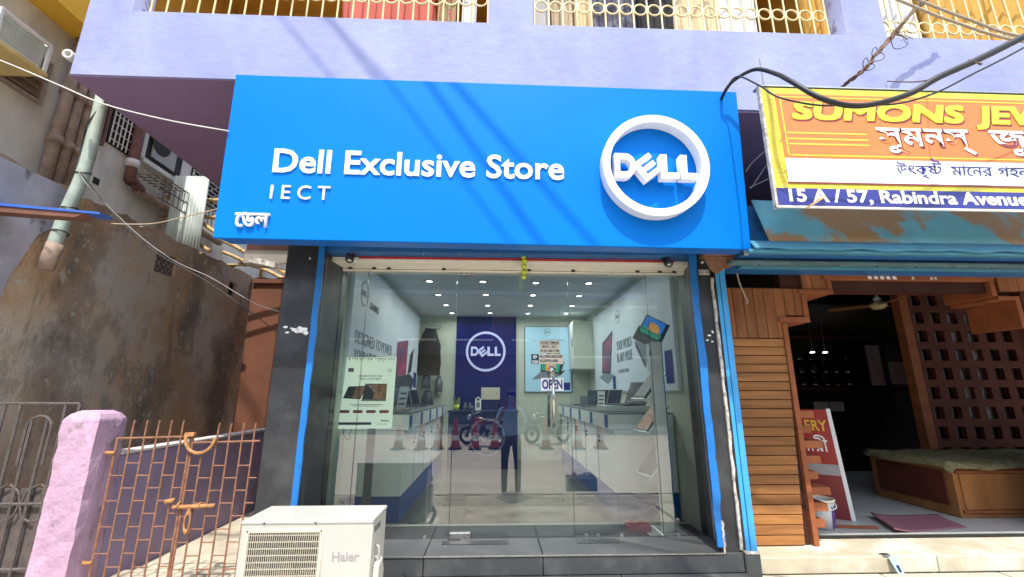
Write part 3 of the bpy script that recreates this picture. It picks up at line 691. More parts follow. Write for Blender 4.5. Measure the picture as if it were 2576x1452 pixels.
# ---- wall banners
def LW(y, z): return frame((-1.378, y, z), (0, 1, 0), (1, 0, 0))      # on the left wall
def RW(y, z): return frame((1.752, y, z), (0, -1, 0), (-1, 0, 0))     # on the right wall
bl = thing('gaming_banner', (-1.40, 2.2, 1.73), 'long pale gaming laptop banner on the left store wall', 'banner')
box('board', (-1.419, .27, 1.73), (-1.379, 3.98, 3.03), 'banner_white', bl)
emblem(LW(.62, 2.72) @ T(0, 0, .001), .135, 'banner_ink', bl, .0015, thick=.10)
text('GAMING', LW(.83, 2.60) @ T(0, 0, .001), 'banner_ink', bl, width=.36, height=.075, bold=.01)
text('DESIGNED TO POWER', LW(.42, 2.185) @ T(0, 0, .001), 'banner_grey', bl, width=1.55, height=.13, bold=-.006)
text('YOUR NEXT ADVENTURE', LW(.42, 2.00) @ T(0, 0, .001), 'banner_grey', bl, width=1.70, height=.13, bold=-.006)
text('THE DELL G15 GAMING LAPTOP', LW(.42, 1.83) @ T(0, 0, .001), 'banner_ink', bl, width=1.05, height=.065, bold=.008)
def poly(M, pts, m, parent, name='print', d=.0012): return MB().prism(pts, M, d).build(name, m, parent)
poly(LW(0, 0) @ T(0, 0, .001), [(2.25, 1.93), (3.0, 1.98), (3.05, 2.52), (2.28, 2.40)], 'magenta_ink', bl)
poly(LW(0, 0) @ T(0, 0, .001), [(3.12, 1.98), (3.42, 2.05), (3.55, 2.45), (3.25, 2.30)], 'laptop_ink', bl)
poly(LW(0, 0) @ T(0, 0, .0005), [(2.1, 1.75), (3.55, 1.77), (3.70, 1.93), (3.3, 2.0), (2.2, 1.92)], 'laptop_ink', bl)
poly(LW(0, 0) @ T(0, 0, .0015), [(3.66, 1.80), (3.9, 1.80), (3.9, 2.05), (3.66, 2.05)], 'print_cobalt', bl)
br = thing('convertible_banner', (1.77, 1.3, 1.73), 'pale convertible laptop banner on the right store wall nearest the glass', 'banner')
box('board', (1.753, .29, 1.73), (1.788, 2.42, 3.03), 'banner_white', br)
emblem(RW(2.20, 2.78) @ T(0, 0, .001), .10, 'banner_grey', br, .0015, thick=.09)
text('YOUR WORLD', RW(2.32, 2.30) @ T(0, 0, .001), 'banner_grey', br, width=.70, height=.13)
text('IN ANY MODE', RW(2.32, 2.13) @ T(0, 0, .001), 'banner_grey', br, width=.70, height=.13)
text('THE NEW 2-IN-1', RW(2.30, 1.98) @ T(0, 0, .001), 'banner_grey', br, width=.50, height=.05)
poly(RW(0, 0) @ T(0, 0, .001), [(-1.5, 2.33), (-1.15, 2.02), (-1.02, 2.12), (-1.25, 2.42)], 'banner_grey', br)
poly(RW(0, 0) @ T(0, 0, .0016), [(-1.48, 2.28), (-1.16, 1.99), (-1.14, 2.04), (-1.44, 2.33)], 'laptop_ink', br)
poly(RW(0, 0) @ T(0, 0, .002), [(-.56, 1.80), (-.36, 1.80), (-.36, 2.13), (-.56, 2.13)], 'print_cobalt', br)
b2 = thing('slim_laptop_banner', (1.77, 3.0, 1.73), 'pale slim laptop banner on the right store wall farther from the glass', 'banner')
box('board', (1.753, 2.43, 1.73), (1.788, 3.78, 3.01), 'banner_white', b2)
poly(RW(0, 0) @ T(0, 0, .001), [(-3.25, 2.02), (-2.72, 1.99), (-2.50, 2.62), (-3.15, 2.50)], 'laptop_ink', b2)
poly(RW(0, 0) @ T(0, 0, .002), [(-3.20, 2.06), (-2.75, 2.03), (-2.56, 2.56), (-3.12, 2.46)], 'magenta_ink', b2)
poly(RW(0, 0) @ T(0, 0, .0016), [(-3.45, 1.96), (-2.90, 1.84), (-2.50, 1.97), (-3.1, 2.02)], 'banner_grey', b2)
poly(RW(0, 0) @ T(0, 0, .002), [(-2.62, 1.76), (-2.46, 1.76), (-2.46, 1.95), (-2.62, 1.95)], 'print_cobalt', b2)
# ---- back wall
bw = thing('logo_wall_panel', (-.17, BK-.03, 1.2), 'tall navy panel with lilac ring logo on the back store wall', 'panel')
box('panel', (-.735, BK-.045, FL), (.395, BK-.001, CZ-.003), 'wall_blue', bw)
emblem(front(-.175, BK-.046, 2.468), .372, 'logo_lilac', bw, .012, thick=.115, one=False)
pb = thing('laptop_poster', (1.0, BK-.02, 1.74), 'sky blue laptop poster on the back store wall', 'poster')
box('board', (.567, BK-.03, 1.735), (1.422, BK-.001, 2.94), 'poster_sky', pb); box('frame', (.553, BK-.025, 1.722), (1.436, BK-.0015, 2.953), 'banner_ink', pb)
emblem(front(.995, BK-.031, 2.84), .065, 'banner_ink', pb, .0015)
text('FUEL YOUR EMOTIONS', front(.995, BK-.031, 2.665), 'banner_grey', pb, width=.66, height=.045, align='C')
F = front(0, BK-.032, 0)
poly(F, [(.68, 1.95), (.86, 2.10), (1.25, 2.05), (1.32, 2.13), (1.15, 2.0)], 'banner_grey', pb)
poly(F @ T(0, 0, .001), [(.85, 2.10), (1.22, 2.05), (1.30, 2.26), (1.16, 2.62), (.86, 2.32)], 'laptop_ink', pb)
poly(F @ T(0, 0, .002), [(.87, 2.13), (.94, 2.12), (.93, 2.34), (.87, 2.30)], 'screen_green', pb)
poly(F @ T(0, 0, .002), [(.945, 2.12), (1.10, 2.10), (1.10, 2.46), (.945, 2.36)], 'screen_orange', pb)
poly(F @ T(0, 0, .002), [(1.105, 2.10), (1.19, 2.09), (1.23, 2.26), (1.15, 2.54), (1.105, 2.47)], 'screen_green', pb)
poly(F @ T(0, 0, .001), [(1.27, 1.765), (1.40, 1.765), (1.40, 1.90), (1.27, 1.90)], 'print_cobalt', pb)
# cupboard high on the right rear
cu = thing('wall_cabinet', (1.6, 3.95, 2.3), 'cream wall cabinet high at the right rear of the store', 'cabinet')
box('carcass', (1.40, 3.80, 2.12), (1.787, 4.34, 2.98), 'wall_white', cu, .01); box('cabinet_door', (1.385, 3.81, 2.14), (1.399, 4.33, 2.96), 'cool_white', cu); box('door_pull', (1.375, 3.86, 2.52), (1.384, 3.88, 2.66), 'dark_metal', cu)
# jackets and bags, left rear
rk = tag(MB().cyl((-1.40, 4.02, 2.93), (-1.02, 4.30, 2.93), .012, n=8).build('hanging_rail', 'steel'), 'thin steel rail in the left rear corner of the store', 'rail')
def bag(x, y, z0, z1, w, m, lab, seed, cat='bag'):
    rnd = random.Random(seed); b = MB(); n = 12; rows = 9; vs = []
    for j in range(rows):
        t = j/(rows-1); z = z1 + (z0-z1)*t; ww = w*(.45 + .55*min(1, t*2.6)); dd = .09*(.6+.4*math.sin(t*3.1))
        for i in range(n):
            a = 2*math.pi*i/n; q = 1 + .06*rnd.uniform(-1, 1); vs.append((x + ww/2*math.cos(a)*q, y + dd*math.sin(a)*q, z + .012*rnd.uniform(-1, 1)))
    b.add(vs, [(j*n+i, j*n+(i+1) % n, (j+1)*n+(i+1) % n, (j+1)*n+i) for j in range(rows-1) for i in range(n)] + [list(range(n)), [(rows-1)*n+i for i in range(n)][::-1]])
    return tag(b.build(cat.replace(' ', '_'), m, None, True), lab, cat)
bag(-1.20, 4.12, 2.02, 2.86, .42, 'cloth_black', 'black jacket hanging in the left rear corner of the store', 2, 'jacket')
bag(-1.24, 4.18, 1.78, 2.05, .16, 'cloth_dark', 'dark striped bag hanging below the black jacket', 4)
bag(-1.02, 4.26, 1.70, 2.0, .14, 'laptop_grey', 'small grey bag hanging by the rear wall under the jacket', 5)
bag(-1.20, 4.15, 1.40, 1.75, .22, 'laptop_ink', 'black laptop bag standing at the rear end of the left counter', 6)

# ---- counters
def counter(name, x0, x1, y0, y1, face, label):
    """white display counter with blue plinth; face = x of the aisle side"""
    t = thing(name, ((x0+x1)/2, (y0+y1)/2, FL), label, 'counter')
    s = 1 if face == x1 else -1; ins = .05
    cx0, cx1 = (x0, x1-ins) if s > 0 else (x0+ins, x1)
    box('plinth', (cx0, y0+.02, FL), (cx1, y1, FL+.225), 'counter_blue', t)
    box('cabinet', (cx0, y0+.006, FL+.229), (cx1+.006*s*(1 if s > 0 else 0), y1, 1.355), 'counter_white', t)
    box('display_box', (x0, y0, 1.360), (x1, y1, 1.500), 'counter_white', t)
    box('glass_top', (x0, y0, 1.503), (x1, y1, 1.515), 'counter_top', t)
    fx = cx1 if s > 0 else cx0
    n = 5; st = (y1-y0)/n
    for i in range(n):
        ya = y0 + i*st
        box('door_gap', (fx-.002, ya+st-.004, FL+.23), (fx+.008*s if s > 0 else fx-.008+.0, ya+st, 1.35), 'banner_grey', t) if s > 0 else box('door_gap', (fx-.008, ya+st-.004, FL+.23), (fx+.002, ya+st, 1.35), 'banner_grey', t)
        for dz in (0, .045): MB().cyl((fx-.004*s, ya+st-.09, 1.24-dz), (fx+.014*s, ya+st-.09, 1.24-dz), .014, n=10).build('lock', 'black_plastic', t)
        ex = x1 if s > 0 else x0
        a, b = sorted((ex-.002*s, ex+.004*s))
        box('price_panel', (a, ya+.03, 1.368), (b, ya+.15, 1.493), 'counter_blue', t)
    return t
counter('display_counter', -1.415, -.815, .46, 3.75, -.815, 'long white display counter with blue plinth along the left store wall')
counter('display_counter', 1.125, 1.775, .53, 4.05, 1.125, 'long white display counter with blue plinth along the right store wall')
def rot(x, y, z, rz=0, rx=0, ry=0): return T(x, y, z) @ Matrix.Rotation(R(rz), 4, 'Z') @ Matrix.Rotation(R(ry), 4, 'Y') @ Matrix.Rotation(R(rx), 4, 'X')
def laptop(x, y, z, rz, label, w=.34, d=.23, open_=105, shell='laptop_grey', scr='screen_black', group='laptops on the store counters'):
    """screen faces local -Y"""
    t = thing('laptop', (x, y, z), label, 'laptop', group)
    M = rot(x, y, z, rz)
    MB().obox(M @ T(0, 0, .009), w, d, .016).build('base', shell, t, bevel=.003)
    MB().obox(M @ T(0, -.01, .0185), w*.86, d*.45, .002).build('keyboard', 'black_plastic', t)
    H = M @ T(0, d/2, .018) @ Matrix.Rotation(R(90-open_), 4, 'X')
    l = MB().obox(H @ T(0, 0, d/2), w, .009, d).build('lid', shell, t, bevel=.003)
    MB().obox(H @ T(0, -.0055, d/2), w*.94, .002, d*.9).build('screen', scr, l)
    return t
TOP = 1.516
laptop(-1.10, 1.10, TOP, 75, 'grey laptop nearest the glass on the left counter', shell='laptop_grey')
laptop(-1.12, 1.75, TOP, 75, 'second grey laptop on the left counter behind the price card', shell='laptop_grey')
laptop(-1.12, 2.45, TOP, 78, 'dark laptop halfway down the left counter', shell='laptop_ink')
laptop(-1.12, 3.2, TOP, 80, 'dark laptop at the rear of the left counter', shell='laptop_ink')
laptop(1.44, 1.0, TOP+.06, -70, 'large dark laptop on a white riser on the right counter', w=.38, d=.26, open_=115, shell='laptop_ink')
laptop(1.44, 1.9, TOP, -75, 'silver laptop behind the riser on the right counter', shell='silver')
laptop(1.44, 2.6, TOP, -75, 'grey laptop halfway down the right counter', shell='laptop_grey')
laptop(1.44, 3.3, TOP, -75, 'dark laptop at the rear of the right counter', shell='laptop_ink')
rs = MB(); rs.prism([(-.22, 0), (.22, 0), (.25, .058), (-.25, .058)], frame((1.42, .80, TOP+.001), (1, 0, 0), (0, -1, 0)) @ T(0, 0, -.45), .45)
tag(rs.build('display_riser', 'counter_white', None, bevel=.004), 'white tapered riser under the large dark laptop on the right counter', 'riser')
def card(x, y, z, rz, w, h, tilt, m, label, ink='banner_ink'):
    t = thing('price_card', (x, y, z), label, 'card'); M = rot(x, y, z, rz, tilt)
    MB().obox(M @ T(0, 0, h/2), w, .006, h).build('card_sheet', m, t)
    for i in range(3): MB().obox(M @ T(0, -.0045, h*(.3+.22*i)), w*.7, .002, h*.07).build('card_print', ink, t)
card(-1.00, .95, TOP+.002, 30, .10, .26, 18, 'banner_white', 'leaning white product card on the left counter behind the poster')
card(1.30, 1.55, TOP+.002, -25, .09, .22, -16, 'counter_white', 'leaning white product card on the right counter')
card(1.22, 2.2, TOP+.002, -15, .10, .16, -12, 'banner_grey', 'small grey product card halfway down the right counter')
bx = thing('accessory_tray', (-1.05, .60, TOP), 'tray of small gold-coloured accessories at the front of the left counter', 'tray')
box('tray_base', (-1.30, .50, TOP+.001), (-.86, .74, TOP+.030), 'counter_top', bx)
for k in range(22): MB().obox(rot(random.uniform(-1.27, -.89), random.uniform(.53, .71), TOP+.040, random.uniform(0, 90)), .03, .02, .016).build('accessory', random.choice(['straw_mat', 'tan_card', 'silver', 'black_plastic']), bx)
# ---- reception desk
dk = thing('reception_desk', (-.18, 3.3, FL), 'navy reception desk with faint ring logo at the rear of the store', 'desk')
box('desk_body', (-.735, 3.35, FL), (.37, 3.8, 1.40), 'desk_blue', dk, .006); box('desk_top', (-.75, 3.33, 1.402), (.385, 3.82, 1.43), 'desk_blue', dk, .004)
box('desk_toe', (-.72, 3.345, FL+.002), (.355, 3.349, FL+.15), 'desk_blue', dk)
emblem(front(-.115, 3.348, 1.03), .285, 'desk_logo', dk, .003, thick=.09, one=False)
cd = thing('certificate', (-.07, 3.95, 1.63), 'pale framed sheet standing on the reception desk', 'sheet'); box('sheet', (-.229, 3.72, 1.60), (.089, 3.735, 1.80), 'notice_cream', cd); box('sheet_stand', (-.20, 3.736, 1.432), (.06, 3.75, 1.62), 'desk_blue', cd)
for x in (-.19, .03): MB().cyl((x, 3.717, 1.70), (x, 3.72, 1.70), .012, n=10).build('stamp', 'banner_grey', cd)
qs = thing('payment_stand', (-.27, 3.5, 1.43), 'small white payment stand on the reception desk', 'stand')
MB().prism([(-.05, 0), (.05, 0), (.05, .17), (.03, .20), (0, .215), (-.03, .20), (-.05, .17)], front(-.27, 3.50, 1.432), .006).build('stand_card', 'print_white', qs)
shape2d([circle(-.27, 1.605, .022, 20)], front(0, 3.4935, 0), .001, 'stand_emblem', 'print_black', qs); box('stand_panel', (-.298, 3.492, 1.475), (-.242, 3.4935, 1.56), 'banner_grey', qs)
pt = thing('potted_plant', (-.62, 3.5, 1.43), 'small green potted plant at the left end of the reception desk', 'plant')
MB().lathe([(0, 0), (.035, 0), (.048, .09), (.044, .09), (.04, .08), (0, .08)], T(-.62, 3.5, 1.432), 14).build('pot', 'lime', pt, True)
for k in range(14):
    a = random.uniform(0, 6.28); l = random.uniform(.08, .17); e = random.uniform(.5, 1.3)
    d = Vector((math.cos(a)*math.cos(e), math.sin(a)*math.cos(e), math.sin(e))); p = Vector((-.62, 3.5, 1.515)); s = d.cross(Vector((0, 0, 1))).normalized()*.018
    MB().add([p, p+d*l*.5+s, p+d*l, p+d*l*.5-s], [(0, 1, 2, 3)]).build('leaf', 'chilli', pt)
for (x, lab) in ((-.48, 'left'), (-.40, 'right')):
    tag(MB().lathe([(0, 0), (.028, 0), (.03, .06), (.015, .10), (.017, .115), (0, .118)], T(x, 3.46, 1.432), 12).build('glass_jar', 'laptop_grey', None, True), f'small grey jar beside the plant on the reception desk, {lab} of the pair', 'jar')
# ---- poster stand at the left front
ps = thing('poster_stand', (-1.15, .22, FL), 'mint poster board with two printed laptops standing behind the left glass', 'poster stand')
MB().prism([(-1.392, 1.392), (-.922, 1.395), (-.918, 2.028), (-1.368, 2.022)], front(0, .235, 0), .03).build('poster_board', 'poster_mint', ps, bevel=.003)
MB().box((-1.14, .24, FL+.01), (-1.07, .26, 1.6)).build('post', 'laptop_grey', ps); MB().box((-1.3, .12, FL+.003), (-.95, .372, FL+.015)).build('base_plate', 'counter_white', ps)
F = front(0, .2045, 0); D1 = F @ T(0, 0, .001)
text('CELEBRATE WITH THE', front(-1.14, .2035, 1.845), 'banner_grey', ps, width=.215, height=.018, align='C', extrude=.0006, bold=.01)
text('VERY LATEST TECH', front(-1.14, .2035, 1.818), 'banner_grey', ps, width=.19, height=.018, align='C', extrude=.0006, bold=.01)
text('McAfee', front(-1.015, .2035, 1.455), 'print_black', ps, width=.07, height=.014, extrude=.0006, bold=.02)
emblem(front(-.967, .2035, 1.905), .020, 'banner_ink', ps, .0008)
poly(F, [(-1.345, 1.89), (-1.295, 1.89), (-1.295, 1.925), (-1.345, 1.925)], 'banner_grey', ps)
poly(F, [(-1.37, 1.655), (-1.215, 1.648), (-1.165, 1.765), (-1.33, 1.76)], 'photo_dark', ps); poly(D1, [(-1.36, 1.662), (-1.22, 1.655), (-1.178, 1.755), (-1.325, 1.752)], 'photo_skin', ps); poly(D1 @ T(0, 0, .001), [(-1.36, 1.662), (-1.29, 1.659), (-1.275, 1.70), (-1.265, 1.752), (-1.325, 1.752)], 'photo_dark', ps)
poly(F, [(-1.20, 1.642), (-.985, 1.642), (-.985, 1.785), (-1.18, 1.785)], 'photo_dark', ps); poly(D1, [(-1.178, 1.65), (-.992, 1.65), (-.992, 1.778), (-1.172, 1.778)], 'photo_skin', ps); poly(D1 @ T(0, 0, .001), [(-1.178, 1.65), (-1.10, 1.65), (-1.095, 1.70), (-1.115, 1.745), (-1.172, 1.775)], 'photo_dark', ps)
poly(D1 @ T(0, 0, .002), [(-1.06, 1.722), (-1.04, 1.716), (-1.02, 1.722), (-1.04, 1.732)], 'photo_dark', ps); poly(D1 @ T(0, 0, .002), [(-1.145, 1.765), (-1.14, 1.768), (-1.085, 1.715), (-1.09, 1.71)], 'banner_white', ps)
poly(F, [(-1.21, 1.632), (-.98, 1.632), (-.985, 1.640), (-1.205, 1.640)], 'banner_ink', ps)
for i in range(4):
    cx = -1.345 + i*.117; poly(F, [(cx-.045, 1.540), (cx-.038, 1.527), (cx+.038, 1.527), (cx+.045, 1.540), (cx+.038, 1.553), (cx-.038, 1.553)], 'pill_pink', ps)
poly(F, [(-1.39, 1.425), (-1.10, 1.425), (-1.10, 1.448), (-1.39, 1.448)], 'banner_ink', ps); poly(F, [(-1.05, 1.43), (-.955, 1.43), (-.955, 1.434), (-1.05, 1.434)], 'banner_grey', ps)
for i in range(2): poly(F, [(-1.30+.03*i, 1.598-.012*i), (-1.01-.03*i, 1.598-.012*i), (-1.01-.03*i, 1.603-.012*i), (-1.30+.03*i, 1.603-.012*i)], 'banner_grey', ps)
for i in range(22):
    x = -1.35 + i*.0198 + random.uniform(-.006, .006); l = random.uniform(.012, .042); a = random.uniform(-.9, .9)
    poly(F, [(x-.004, 2.018), (x + l*math.sin(a), 2.018-l), (x+.006, 2.018)], 'leaf_ink', ps)
MB().tube([(-1.36, .22, 1.40), (-1.33, .21, 1.33), (-1.29, .21, 1.30), (-1.28, .21, 1.36), (-1.27, .22, 1.40)], .003, 5, 5).build('cable_tail', 'cable_black', ps)
# ---- laptop display pole at the right front
dp = thing('display_pole', (1.48, .18, FL), 'white pole stand with tilted laptop trays behind the right glass', 'display stand')
MB().box((1.30, .02, FL+.003), (1.62, .30, FL+.013)).build('base_plate', 'counter_white', dp, bevel=.003)
MB().box((1.440, .075, FL+.013), (1.535, .115, 2.17)).build('pole', 'counter_white', dp, bevel=.006)
MB().box((1.44, .1155, FL+.013), (1.51, .15, 2.1)).build('pole_back', 'cool_white', dp)
box('pole_edge', (1.5355, .080, FL+.013), (1.543, .112, 2.16), 'laptop_ink', dp)
hd = MB().box((1.405, .060, 1.90), (1.4395, .12, 2.15)).build('pole_head', 'counter_white', dp, bevel=.01)
MB().prism([(.010*math.cos(t)+.0, .03*math.sin(t)) for t in [6.283*i/20 for i in range(20)]], front(1.422, .0595, 2.06), .001).build('head_mark', 'banner_grey', dp)
trays = []
for i, z in enumerate((1.76, 1.47, 1.10)):
    M = rot(1.47, .275, z, 10, 0, -48)
    tr = MB().obox(M, .34, .24, .014).build('tray', 'counter_white', dp, bevel=.003)
    MB().obox(M @ T(-.165, 0, .018), .014, .24, .03).build('tray_lip', 'counter_white', tr)
    t = thing('tray_laptop', (1.47, .16, z), ('folded grey laptop in the top tray of the display pole', 'dark laptop with orange screen in the middle tray of the display pole', 'folded silver laptop in the lowest tray of the display pole')[i], 'laptop')
    MB().obox(M @ T(.0, 0, .0155), .30, .22, .014).build('base', ('laptop_grey', 'laptop_ink', 'silver')[i], t, bevel=.002)
    MB().obox(M @ T(.0, 0, .0275), .29, .21, .008).build('lid', ('laptop_ink', 'photo_skin', 'laptop_grey')[i], t, bevel=.002)
tp = thing('tablet_laptop', (1.49, .16, 2.18), 'convertible laptop with blue and green wallpaper on top of the display pole', 'laptop')
M = rot(1.50, .13, 2.30, -14, -12, 30)
l = MB().obox(M, .235, .010, .200).build('lid', 'laptop_ink', tp, bevel=.003); MB().obox(M @ T(-.012, -.0062, .0), .19, .002, .180).build('screen', 'screen_blue', l)
MB().obox(M @ T(-.012, -.0078, -.058), .19, .0016, .064).build('wallpaper_grass', 'screen_green', l)
MB().prism([(-.05, -.03), (.045, -.045), (.06, .0), (.035, .03), (.0, .045), (-.03, .05), (-.055, .03)], M @ frame((0, -.009, 0), (1, 0, 0), (0, -1, 0)), .001).build('wallpaper_figure', 'screen_orange', l)
MB().obox(M @ rot(-.02, .06, -.09, 0, 58), .23, .010, .17).build('base', 'silver', tp, bevel=.003)
rb = thing('red_box', (1.28, .22, FL), 'small red metal box on the floor beside the display pole base', 'box')
MB().obox(rot(1.255, .20, FL+.029, -12), .20, .16, .05).build('tin', 'box_red', rb, bevel=.006); MB().obox(rot(1.21, .15, FL+.062, -12), .07, .05, .014).build('tin_flap', 'box_red', rb, bevel=.003); MB().cyl((1.25, .22, FL+.055), (1.25, .22, FL+.075), .012, n=10).build('knob', 'steel', rb)
# ================================================================== JEWELLERY SHOP SIGN
js = thing('jewellery_sign', (2.9, -1.25, 2.94), 'yellow and orange jewellery shop sign with navy address band', 'sign')
YS = -1.25
def jf(z=0, x=0): return front(x, YS, z)
def jp(pts, m, off=.0, d=.002, name='print'): return MB().prism(pts, front(0, YS-off, 0), d).build(name, m, js)
MB().prism([(1.906, 2.94), (5.2, 2.95), (5.2, 3.865), (1.906, 3.868)], front(0, YS+.022, 0), .020).build('sign_board', 'print_yellow', js, bevel=.003)
MB().prism([(1.890, 2.925), (1.906, 2.925), (1.906, 3.875), (1.890, 3.875)], front(0, YS+.03, 0), .03).build('frame_side', 'worn_white', js)
MB().box((1.890, YS-.004, 3.8755), (5.2, YS+.07, 3.8855)).build('frame_top', 'steel', js); MB().box((1.890, YS-.004, 2.927), (5.2, YS+.012, 2.939)).build('frame_bottom', 'print_white', js)
jp(rect(2.004, 3.125, 5.2, 3.815), 'print_orange', .0)
jp(rect(2.03, 3.318, 5.2, 3.326), 'print_lemon', .002); jp(rect(2.03, 3.785, 5.2, 3.793), 'print_lemon', .002); jp(rect(2.03, 3.322, 2.038, 3.79), 'print_lemon', .002)
for z in (3.497, 3.450, 3.409): jp(rect(2.045, z-.006, 2.63, z+.006), 'print_lines', .002)
jp(rect(2.000, 3.118, 5.2, 3.296), 'print_white', .002); jp(rect(1.995, 3.106, 5.2, 3.1175), 'print_maroon', .002)
jp(rect(1.907, 2.942, 5.2, 3.068), 'print_navy', .002)
def chunky(body, x, z, w, h, bold):
    for k, (m, ox, oz, off, ds) in enumerate((('print_maroon', .010, -.010, .0022, ((0, 0), (.026, 0), (.026, .020), (.013, .010))), ('print_lemon', 0, 0, .0046, ((0, 0), (.012, .0), (.024, .0), (.012, .010), (0, .018), (.012, .018), (.024, .018), (0, .009), (.024, .009))))):
        for q, (dx, dz) in enumerate(ds): text(body, front(x+ox+dx-.006, YS-off-.00025*q, z+oz+dz-.006), m, js, width=w-.024, height=h-.016, extrude=.0009, shear=.18)
chunky('SUMONS', 2.105, 3.61, 1.30, .150, .014); chunky('JEWELLERY', 3.47, 3.61, 1.55, .155, .014)
def bn(body, x0, x1, base, h, m, off=.004, bold=.0, shear=0):
    me = text_raw(body, 1.0, .001, bold, shear); a, b = xr(me); sx = (x1-x0)/(b-a)
    me.transform(T(x0-a*sx, 0, .001) @ Matrix.Diagonal((sx, h/.62, 1, 1))); return link_mesh(me, 'lettering', m, js, front(0, YS-off, base))
SU = '\u09b8\u09c1\u09ae\u09a8\u09b8\u09cd'; JU = '\u099c\u09c1\u09c7\u09df\u09b2\u09be\u09b8'
bn(SU, 2.712, 3.422, 3.405, .135, 'print_maroon', .0022, .02); bn(SU, 2.700, 3.410, 3.415, .135, 'print_white', .0042, .016)
bn(JU, 3.552, 4.60, 3.405, .135, 'print_maroon', .0022, .02); bn(JU, 3.540, 4.59, 3.415, .135, 'print_white', .0042, .016)
bn('\u0989\u09ce\u0995\u09c3', 2.790, 3.02, 3.190, .068, 'print_navy', .0045, .0, .12)
bn('\u09b7', 3.02, 3.085, 3.190, .068, 'print_navy', .0045, .0, .12); bn('\u099f', 3.055, 3.125, 3.196, .085, 'print_navy', .0045, .0, .12)
bn('\u09ae\u09be\u09c7\u09a8\u09b0', 3.19, 3.49, 3.190, .068, 'print_navy', .0045, .0, .12); bn('\u0997\u09b9\u09a8\u09be', 3.53, 3.80, 3.190, .068, 'print_navy', .0045, .0, .12)
text('15 A / 57, Rabindra Avenue', front(1.985, YS-.004, 2.972), 'print_white', js, width=1.70, height=.090, extrude=.0012, bold=.028)
for k in range(60):   # leafy ornament in the yellow margin
    z = 3.12 + (k//3)*.034; x = 1.93 + (k % 3)*.024
    s = MB().torus(front(x, YS-.0005, z) @ Matrix.Rotation(random.uniform(0, 3), 4, 'Z') @ Matrix.Diagonal((1, .5, .12, 1)), .012, .0022, 10, 4).build('scroll', 'print_lines', js)
tag(MB().obox(T(2.145, YS-.03, 2.955) @ Matrix.Rotation(R(-32), 4, 'Y'), .17, .006, .014).build('bamboo_sliver', 'bamboo'), 'dry bamboo sliver caught on the bottom edge of the jewellery sign', 'sliver')

# ================================================================== JEWELLERY SHOP FRONT
jw = thing('wooden_shop_front', (3.8, -.08, .5), 'wood clad jewellery shop front with dark open entrance', 'shop front')
# rusty awning
aw = thing('shutter_awning', (3.0, -.8, 2.7), 'rust patched blue metal awning under the jewellery sign', 'awning')
MB().grid(40, 5, lambda u, v: (2.012 + 5*u, -.80 - .15*(1-v) + .006*math.sin(u*47), 2.795 + .395*v)).build('sheet', 'awning_blue', aw, True, solid=.006)
MB().grid(60, 3, lambda u, v: (1.86 + 5.1*u, -.952 - .055*(1-v), 2.715 + .078*v + (.006*math.sin(u*90)+.004*math.sin(u*53))*(1-v))).build('lip', 'awning_plain', aw, True, solid=.005)
box('lower_rail', (1.83, -.985, 2.697), (6.9, -.93, 2.722), 'awning_plain', aw, .004)
box('inner_housing', (1.96, -.76, 2.775), (6.9, -.12, 3.16), 'housing_blue', aw); box('rear_rail', (1.90, -.62, 2.728), (6.9, -.54, 2.752), 'awning_rail', aw, .004)
box('rear_rail', (2.1, -.40, 2.755), (6.9, -.34, 2.774), 'awning_plain', aw, .004)
for i in range(9): MB().cyl((2.15+i*.33, -.58, 2.721), (2.15+i*.33, -.58, 2.728), .006, n=8).build('rivet', 'dark_metal', aw)
MB().tube([(2.06, -.40, 2.70), (2.07, -.40, 2.62), (2.10, -.41, 2.50), (2.115, -.41, 2.45), (2.10, -.41, 2.44)], .006, 6, 5).build('loose_cord', 'rope', aw)
# planks: horizontal below, upright above
ZP = .505; PH = .0765
for i in range(22):
    z = ZP + i*PH
    MB().box((1.985, -.082, z+.003), (2.535+.004*i, -.060, z+PH-.003)).build('plank', 'wood_plank', jw, bevel=.004)
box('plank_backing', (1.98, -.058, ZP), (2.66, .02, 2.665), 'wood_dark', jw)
for i in range(9):
    x = 1.985 + i*.096; zt = 2.652; zb = ZP + 22*PH + .005
    if x > 2.62: zb = 2.40
    MB().box((x+.002, -.084, zb), (x+.094, -.062, zt)).build('upright_board', 'wood_vert', jw, bevel=.003)
for i in range(42):
    x = 2.85 + i*.096; MB().box((x+.002, -.084, 2.78 if x > 3.1 and x < 4.7 else 2.65), (x+.094, -.062, 2.90)).build('upright_board', 'wood_vert', jw, bevel=.003)
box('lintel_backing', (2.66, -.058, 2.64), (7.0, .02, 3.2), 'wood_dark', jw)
# stepped frame of the entrance
def fr(name, a, b, m='wood_frame'): return box(name, a, b, m, jw, .004)
fr('jamb_edge', (2.60, -.098, .505), (2.645, .25, 2.33))
fr('frame_step', (2.575, -.10, 2.335), (2.865, .35, 2.385)); fr('frame_step', (2.815, -.098, 2.3855), (2.865, .35, 2.60)); fr('frame_step', (2.80, -.10, 2.605), (3.13, .35, 2.645)); fr('frame_step', (3.08, -.098, 2.6455), (3.125, .35, 2.74)); fr('lintel', (3.06, -.102, 2.7405), (4.72, .35, 2.785))
fr('frame_step', (4.665, -.10, 2.60), (4.715, .35, 2.74)); fr('frame_step', (4.716, -.098, 2.565), (4.93, .35, 2.60)); fr('frame_step', (4.88, -.096, 2.30), (4.93, .35, 2.5645)); fr('lintel_drop', (3.126, -.04, 2.70), (4.664, .34, 2.740), 'wood_red')
box('right_panel', (4.95, -.09, .505), (7.0, .0, 2.64), 'wood_red', jw)
